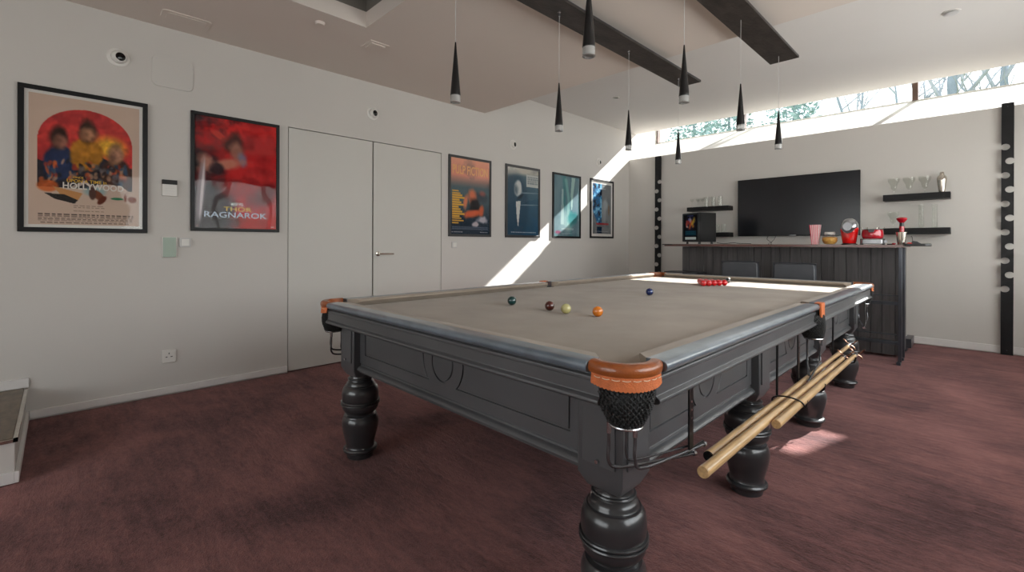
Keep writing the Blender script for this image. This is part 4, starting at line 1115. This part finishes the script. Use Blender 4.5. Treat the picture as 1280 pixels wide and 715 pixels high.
# steel cup with red tool
T7 = thing('steel_cup', 'brushed steel mixing cup near the right end of the bar', 'cup', (3.868, 6.42, BT))
bm = bm_(); lathe(bm, [(0, .002), (.030, .002), (.034, .03), (.045, .128), (.047, .130), (.044, .130), (.031, .03), (0, .012)], (0, 0, 0), 36); obj('cup_body', bm, M['steel'], T7, world=False)
T8 = thing('red_ladle', 'dark red ladle-like tool with a flared head standing in the steel cup', 'utensil', (3.872, 6.42, BT+.014))
bm = bm_(); lathe(bm, [(0, 0), (.014, 0), (.016, .06), (.020, .12), (.021, .175), (0, .175)], (0, 0, 0), 20); obj('handle', bm, M['dkred'], T8, world=False)
bm = bm_(); lathe(bm, [(0, .17), (.0205, .17), (.019, .215), (0, .215)], (0, 0, 0), 20); obj('neck', bm, M['black'], T8, world=False)
bm = bm_(); lathe(bm, [(.018, .212), (.028, .222), (.043, .243), (.045, .257), (.036, .266), (.020, .270), (0, .271)], (0, 0, 0), 28); obj('flared_head', bm, M['dkred'], T8, world=False)
# small odds and ends by the cup
bm = bm_(); bmesh.ops.create_uvsphere(bm, u_segments=16, v_segments=10, radius=.014, matrix=Matrix.Translation((3.812, 6.40, BT+.010)) @ Matrix.Diagonal((1.2, 1, .7, 1)))
tag(obj('red_stopper', bm, M['dkred']), 'small dark red stopper on the bar, left of the steel cup', 'stopper')
bm = bm_(); bmesh.ops.create_uvsphere(bm, u_segments=16, v_segments=10, radius=.017, matrix=Matrix.Translation((3.935, 6.39, BT+.012)) @ Matrix.Diagonal((1.25, 1, .72, 1)))
tag(obj('red_stopper', bm, M['red']), 'small red stopper on the bar, right of the steel cup', 'stopper')
bm = bm_(); prism(bm, [(3.94, BT+.012), (4.02, BT+.012), (3.99, BT+.034), (3.955, BT+.040)], 'y', 6.42, 6.47); tube(bm, smooth_pts([(3.955, 6.445, BT+.036), (3.95, 6.445, BT+.08), (3.94, 6.445, BT+.085)]), .003, 6)
tag(obj('corkscrew', bm, M['black'], bevel=.002), 'small black corkscrew lying on the tray at the bar end', 'tool')
bm = bm_(); box(bm, 3.755, 6.40, BT, 3.805, 6.44, BT+.010); tag(obj('coaster', bm, M['dark'], bevel=.002), 'thin dark coaster between the fondue set and the steel cup', 'coaster')
bm = bm_(); tube(bm, smooth_pts([(1.93, 6.62, BT+.02), (2.00, 6.60, BT+.010), (2.05, 6.62, BT+.009), (2.12, 6.66, BT+.020), (2.2, 6.72, BT+.009), (2.32, 6.76, BT+.009)]), .004, 6)
tag(obj('power_cord', bm, M['black']), 'thin black power cord on the bar beside the picture cabinet', 'cord')

# ================================================================== BACK WALL
t = thing('television', 'large black flat screen television on the back wall above the bar', 'television', (2.64, 7.55, 1.30))
TVX0, TVX1, TVZ0, TVZ1 = 1.893, 3.372, 1.305, 2.140
bm = bm_(); box(bm, TVX0, 7.495, TVZ0, TVX1, 7.53, TVZ1); obj('housing', bm, M['lens'], t, bevel=.004)
bm = bm_(); box(bm, TVX0+.010, 7.4935, TVZ0+.020, TVX1-.010, 7.4955, TVZ1-.010); obj('screen', bm, M['screen'], t, smooth=False)
bm = bm_(); box(bm, TVX0+.35, 7.53, TVZ0+.2, TVX1-.35, 7.569, TVZ1-.2); obj('wall_bracket', bm, M['black'], t)
bm = bm_(); box(bm, 2.58, 7.492, TVZ0+.006, 2.66, 7.4942, TVZ0+.013); obj('badge', bm, M['chrome'], t)
bm = bm_(); tube(bm, smooth_pts([(2.30, 7.54, 1.31), (2.28, 7.545, 1.26), (2.33, 7.55, 1.215), (2.30, 7.55, 1.19), (2.36, 7.55, 1.10)]), .003, 6)
tube(bm, smooth_pts([(2.40, 7.54, 1.31), (2.37, 7.545, 1.25), (2.34, 7.55, 1.22), (2.33, 7.55, 1.16)]), .003, 6)
tag(obj('tv_cable', bm, M['black']), 'thin dark cables hanging below the television', 'cable')

def shelf(x0, x1, z0, z1, label):
    bm = bm_(); box(bm, x0, 7.37, z0, x1, 7.569, z1)
    tag(obj('wall_shelf', bm, M['frame'], bevel=.002), label, 'shelf', 'black floating shelves on the back wall')
shelf(1.165, 1.800, 1.703, 1.769, 'black floating shelf left of the television, upper one')
shelf(1.165, 1.806, 1.300, 1.366, 'black floating shelf left of the television, lower one behind the picture cabinet')
shelf(3.612, 4.206, 1.714, 1.788, 'black floating shelf right of the television, upper one with the shaker')
shelf(3.612, 4.207, 1.310, 1.384, 'black floating shelf right of the television, lower one')

def glass(name, prof, label, loc, group, cat='glass'):
    bm = bm_(); lathe(bm, prof, (0, 0, 0), 28, cap=False)
    o = obj(name, bm, M['tumbler'], world=False); o.location = loc; return tag(o, label, cat, group)
HB = [(0, .0), (.028, 0), (.031, .004), (.034, .155), (.0325, .155), (.031, .012), (0, .010)]
TB = [(0, .0), (.032, 0), (.035, .004), (.040, .125), (.0385, .125), (.033, .014), (0, .012)]
CO = [(0, 0), (.034, 0), (.033, .003), (.005, .008), (.004, .075), (.010, .084), (.022, .098), (.032, .125), (.035, .135), (.0335, .135), (.031, .126), (.020, .101), (0, .088)]
MA = [(0, 0), (.036, 0), (.035, .003), (.006, .010), (.005, .05), (.012, .058), (.028, .075), (.031, .100), (.036, .125), (.056, .160), (.060, .200), (.0585, .200), (.0545, .162), (.034, .127), (.0295, .10), (.026, .078), (0, .062)]
SH = [(0, 0), (.020, 0), (.022, .003), (.027, .062), (.0255, .062), (.021, .008), (0, .006)]
def row(name, prof, xs, y, z, labels, group):
    first = None
    for x, lb in zip(xs, labels):
        if first is None: first = glass(name, prof, lb, (x, y, z), group)
        else:
            o = first.copy(); COL.objects.link(o); o.location = (x, y, z); o['label'] = lb
row('highball_glass', HB, (1.432, 1.540, 1.645), 7.47, 1.769, [f'tall clear glass, {p} of three at the right of the upper left shelf' for p in ('left', 'middle', 'right')], 'tall glasses on the upper left shelf')
row('coupe_glass', CO, (1.205, 1.300, 1.372), 7.47, 1.769, [f'low clear stemmed glass, {p} of three on the upper left shelf' for p in ('leftmost', 'middle', 'rightmost')], 'stemmed glasses on the upper left shelf')
row('tumbler_glass', TB, (1.50, 1.60, 1.70), 7.47, 1.366, [f'clear tumbler, {p} of three on the lower left shelf' for p in ('left', 'middle', 'right')], 'tumblers on the lower left shelf')
row('margarita_glass', MA, (3.705, 3.845, 3.985), 7.47, 1.788, [f'wide rimmed clear cocktail glass, {p} of three on the upper right shelf' for p in ('left', 'middle', 'right')], 'cocktail glasses on the upper right shelf')
glass('margarita_glass', MA, 'wide rimmed clear cocktail glass alone on the lower right shelf', (3.70, 7.47, 1.384), 'cocktail glasses on the lower right shelf')
ordn = ['bottom', 'second from bottom', 'middle', 'second from top', 'top']
first = None
for sx_, nm in ((3.955, 'left'), (4.072, 'right')):
    for k in range(5):
        lb = f'small clear glass, {ordn[k]} of the {nm} stack on the lower right shelf'
        if first is None: first = glass('shot_glass', SH, lb, (sx_, 7.47, 1.384), 'stacked small glasses on the lower right shelf')
        else: o = first.copy(); COL.objects.link(o); o.location = (sx_, 7.47, 1.384+.053*k); o['label'] = lb
T9 = thing('cocktail_shaker', 'shiny steel cocktail shaker at the right end of the upper right shelf', 'shaker', (4.132, 7.46, 1.788))
bm = bm_(); lathe(bm, [(0, 0), (.026, 0), (.030, .02), (.040, .10), (.044, .145), (0, .145)], (0, 0, 0), 32); obj('body', bm, M['steel'], T9, world=False)
bm = bm_(); lathe(bm, [(.0445, .143), (.044, .165), (.036, .188), (.022, .200), (.020, .205), (0, .205)], (0, 0, 0), 32); obj('strainer', bm, M['steel'], T9, world=False)
bm = bm_(); lathe(bm, [(.0195, .20), (.0195, .225), (.014, .236), (0, .238)], (0, 0, 0), 24); obj('cap', bm, M['steel'], T9, world=False)

# notched black steel racks
def rack(x0, x1, zt, zs, label, start, sw, sh, y=7.52):
    t = thing('notched_rack', label, 'rack', ((x0+x1)/2, y, 0), 0, 'tall black notched steel racks on the back wall')
    # plate outline with notches alternating from both edges
    pts = [(x0, 0.0), (x1, 0.0)]
    def notch_pts(xe, z, s, up):
        c = xe+s*(sw*.80); th0 = math.radians(37); N = 18; q = []
        for i in range(N+1):
            a = th0+(2*PI-2*th0)*i/N
            q.append((c-s*sw*math.cos(a), z-sh*math.sin(a)))
        q[0] = (xe, q[0][1]); q[-1] = (xe, q[-1][1])
        return q if up else q[::-1]
    R_ = sorted([z for i, z in enumerate(zs) if (i % 2) != start]); L_ = sorted([z for i, z in enumerate(zs) if (i % 2) == start], reverse=True)
    for z in R_: pts += notch_pts(x1, z, -1, True)
    pts += [(x1, zt), (x0, zt)]
    for z in L_: pts += notch_pts(x0, z, 1, False)
    bm = bm_(); n = len(pts); A = [bm.verts.new((p[0], y, p[1])) for p in pts]; B = [bm.verts.new((p[0], y+.006, p[1])) for p in pts]
    for tri in tessellate_polygon([[Vector((p[0], p[1], 0)) for p in pts]]):
        bm.faces.new([A[i] for i in tri]); bm.faces.new([B[i] for i in tri])
    for i in range(n): bm.faces.new((A[i], B[i], B[(i+1) % n], A[(i+1) % n]))
    obj('notched_plate', bm, M['darkrack'], t, smooth=False)
    bm = bm_(); box(bm, x0+.02, y+.006, zt-.05, x1-.02, 7.57, zt-.03); box(bm, x0+.02, y+.006, .1, x1-.02, 7.57, .12); obj('standoff', bm, M['darkrack'], t)
    for zz in (zt-.04, .05):
        bm = bm_(); lathe(bm, [(0, -.002), (.005, -.002), (.005, 0), (0, 0)], ((x0+x1)/2, y, zz), 10, 'y'); obj('screw', bm, M['darksteel'], t)
    return t
M['darkrack'] = pbr('black_rack_steel', (.006, .006, .007), .45, 0., var=.4, vscale=12, spec=.3)
zsR = [2.245-.1535*i for i in range(11)]
rack(4.600, 4.694, 2.72, zsR, 'tall black notched steel rack at the right of the back wall', 0, .036, .0345)
zsL = [2.244-.1560*i for i in range(12)]
rack(.535, .648, 2.685, zsL, 'tall black notched steel rack at the left of the back wall, near the corner', 1, .038, .0345)

# ================================================================== OUTSIDE
bm = bm_(); box(bm, -25, 8.5, 2.2, 30, 45, 2.4); box(bm, -25, 8.26, -.1, 30, 8.5, 2.4)
structure('ground', bm, M['grass'], smooth=False)
def tree(x, y, h, r, lean, seed, label, forks=5, lowb=.25):
    rn = random.Random(seed)
    t = thing('bare_tree', label, 'tree', (x, y, 2.4), 0, 'bare trees outside the high window')
    bm = bm_(); pts = []; 
    for i in range(9):
        f = i/8; pts.append((x+lean*h*f+rn.uniform(-.03, .03)*h*.2, y+rn.uniform(-.02, .02)*h*.2, 2.35+h*f))
    tube(bm, pts, [r*(1-.75*i/8) for i in range(9)], 10); obj('trunk', bm, M['bark'], t)
    bm = bm_()
    def branch(p, d, L, r, dep):
        q = [p]; dd = d.copy()
        for i in range(4):
            dd = (dd+Vector((rn.uniform(-.25, .25), rn.uniform(-.25, .25), rn.uniform(-.05, .25)))).normalized(); q.append(q[-1]+dd*L/4)
        tube(bm, q, [r*(1-.18*i) for i in range(5)], 5)
        if dep > 0:
            for k in range(3 if dep > 1 else 4):
                b = q[rn.choice((1, 2, 3, 4))]; nd = (dd+Vector((rn.uniform(-1, 1), rn.uniform(-1, 1), rn.uniform(-.3, .9)))).normalized()
                branch(b, nd, L*rn.uniform(.45, .7), r*.5, dep-1)
    for k in range(forks):
        f = lowb+(1-lowb)*k/max(1, forks-1)*.9; i = int(f*8); p = Vector(pts[i])
        a = rn.uniform(0, 2*PI); branch(p, Vector((math.cos(a), math.sin(a)*.6, rn.uniform(.5, 1.1))).normalized(), h*rn.uniform(.3, .5), r*.36, 2)
    obj('branches', bm, M['barkb'], t)
TR = [(4.1, 12.0, 5.2, .15, .0, 'bare tree with a thick glare-paled trunk just right of the window post'),
      (4.75, 12.6, 5.4, .12, .01, 'bare tree with a straight glare-paled trunk near the right end of the window'),
      (5.5, 11.8, 5.0, .07, .22, 'leaning bare tree at the right end of the window'),
      (6.6, 13.2, 5.5, .09, -.1, 'bare tree farthest right beyond the window'),
      (2.6, 13.0, 5.0, .06, -.18, 'slender bare tree leaning left, left of the window post'),
      (2.0, 15.0, 5.4, .07, .12, 'slender bare tree behind the middle of the window'),
      (3.1, 16.5, 5.6, .08, -.08, 'bare tree far back, behind the window post'),
      (1.0, 16.0, 5.6, .08, -.12, 'bare tree where the evergreens end')]
for i, (x, y, h, r, ln, lb) in enumerate(TR):
    k_ = (y+3.2-.24)/(y-.24); x = 4.41+(x-4.41)*k_; y += 3.2; r *= k_*.9; h = 4.3
    tree(x, y, h, r, ln, 50+i*3, lb, forks=8, lowb=.12)
def evergreen(x, y, h, w, seed, label):
    rn = random.Random(seed)
    t = thing('evergreen_tree', label, 'tree', (x, y, 2.4), 0, 'evergreen trees outside the high window')
    bm = bm_(); tube(bm, [(x, y, 2.35), (x+.05, y, 2.4+h*.9)], [.12, .03], 8); obj('trunk', bm, M['bark'], t)
    bm = bm_()
    for k in range(2600):
        f = rn.random()**.8; z = 2.5+h*f; rr_ = w*(1-.55*f)*math.sqrt(rn.random()); a = rn.uniform(0, 2*PI)
        c = Vector((x+rr_*math.cos(a), y+rr_*math.sin(a)*.6, z)); s = rn.uniform(.03, .09)
        u = Vector((rn.uniform(-1, 1), rn.uniform(-1, 1), rn.uniform(-.6, .6))).normalized(); v = u.orthogonal().normalized()
        v = Matrix.Rotation(rn.uniform(0, 6), 3, u) @ v
        bm.faces.new([bm.verts.new(c+u*s*1.4), bm.verts.new(c+v*s*.6), bm.verts.new(c-u*s*1.4), bm.verts.new(c-v*s*.6)])
    obj('foliage', bm, M['leafy'], t, smooth=False, fix=False)
EV = [(-3.6, 13.5, 4.3, 1.3, 'evergreen tree at the far left of the high window'), (-1.9, 14.5, 4.6, 1.4, 'evergreen tree second from the left beyond the window'),
      (-.5, 13.6, 4.3, 1.2, 'evergreen tree behind the left hand pendant lamps, middle of the evergreens'), (.7, 15.2, 4.8, 1.3, 'evergreen tree nearest the bare trees')]
for i, (x, y, h, w, lb) in enumerate(EV):
    k_ = (y+3.4-.24)/(y-.24); x = 4.41+(x-4.41)*k_; y += 3.4; h *= .92; w *= k_
    evergreen(x, y, h, w, 200+i, lb)

# ================================================================== LIGHT
W = bpy.data.worlds.new('World'); SC.world = W; W.use_nodes = True
nt = W.node_tree; nt.nodes.clear(); N = nt.nodes.new; L = nt.links.new
wo = N('ShaderNodeOutputWorld'); bg = N('ShaderNodeBackground'); L(bg.outputs[0], wo.inputs[0])
tc = N('ShaderNodeTexCoord'); sp = N('ShaderNodeSeparateXYZ'); L(tc.outputs['Generated'], sp.inputs[0])
r = N('ShaderNodeValToRGB'); L(sp.outputs['Z'], r.inputs[0])
r.color_ramp.elements[0].position = 0.; r.color_ramp.elements[0].color = (.98, .97, .95, 1)
r.color_ramp.elements[1].position = .9; r.color_ramp.elements[1].color = (.80, .90, 1., 1)
L(r.outputs[0], bg.inputs[0]); bg.inputs[1].default_value = 3.0

sd = bpy.data.lights.new('sun', 'SUN'); sd.energy = 26.; sd.angle = math.radians(.7); sd.color = (1., .965, .92)
so = bpy.data.objects.new('sun', sd); COL.objects.link(so)
tosun = Vector((.28, 1., .695)).normalized()
so.rotation_euler = tosun.to_track_quat('Z', 'Y').to_euler()
def portal(loc, rot, sx, sy):
    a = bpy.data.lights.new('window_portal', 'AREA'); a.shape = 'RECTANGLE'; a.size = sx; a.size_y = sy
    a.cycles.is_portal = True
    o = bpy.data.objects.new('window_portal', a); COL.objects.link(o); o.location = loc; o.rotation_euler = rot
portal((WX/2, 8.72, 3.53), (-PI/2, 0, 0), WX, .72)
def fill_light(loc, rot, sx, sy, e, col):  # area light added as fill outside an unseen, added window
    a = bpy.data.lights.new('added_fill_light', 'AREA'); a.shape = 'RECTANGLE'; a.size = sx; a.size_y = sy; a.energy = e; a.color = col
    o = bpy.data.objects.new('added_fill_light', a); COL.objects.link(o); o.location = loc; o.rotation_euler = rot
fill_light((RX+.30, (RY0+RY1)/2, (RZ0+RZ1)/2), (0, PI/2, 0), RZ1-RZ0, RY1-RY0, 88, (1., .985, .96))
fill_light((2.8, YF-.20, 1.475), (PI/2, 0, 0), 3.8, 1.95, 24, (1., .985, .96))

# ================================================================== CAMERA
cd = bpy.data.cameras.new('camera'); cam = bpy.data.objects.new('camera', cd); COL.objects.link(cam)
yaw, pitch, roll = .7909, -.0011, .0033
cam.location = (4.4122, .2429, 1.1807)
F = Vector((-math.sin(yaw), math.cos(yaw), 0)); R = Vector((math.cos(yaw), math.sin(yaw), 0)); U = Vector((0, 0, 1))
F2 = F*math.cos(pitch)+U*math.sin(pitch); U2 = -F*math.sin(pitch)+U*math.cos(pitch)
R3 = R*math.cos(roll)+U2*math.sin(roll); U3 = -R*math.sin(roll)+U2*math.cos(roll)
cam.rotation_euler = Matrix((R3, U3, -F2)).transposed().to_euler()
cd.sensor_width = 36; cd.lens = 574.03*36/1280; cd.shift_y = -52.03/1280
cd.clip_start = .02; cd.clip_end = 200
SC.camera = cam

SC.view_settings.view_transform = 'Standard'; SC.view_settings.look = 'None'
SC.view_settings.gamma = 1.; SC.view_settings.use_curve_mapping = False
SC.view_settings.exposure = .08
try:
    SC.cycles.use_denoising = True; SC.cycles.denoiser = 'OPENIMAGEDENOISE'
    SC.cycles.max_bounces = 10; SC.cycles.diffuse_bounces = 6; SC.cycles.transparent_max_bounces = 16
    SC.cycles.sample_clamp_indirect = 8; SC.cycles.caustics_reflective = False; SC.cycles.caustics_refractive = False
except Exception: pass
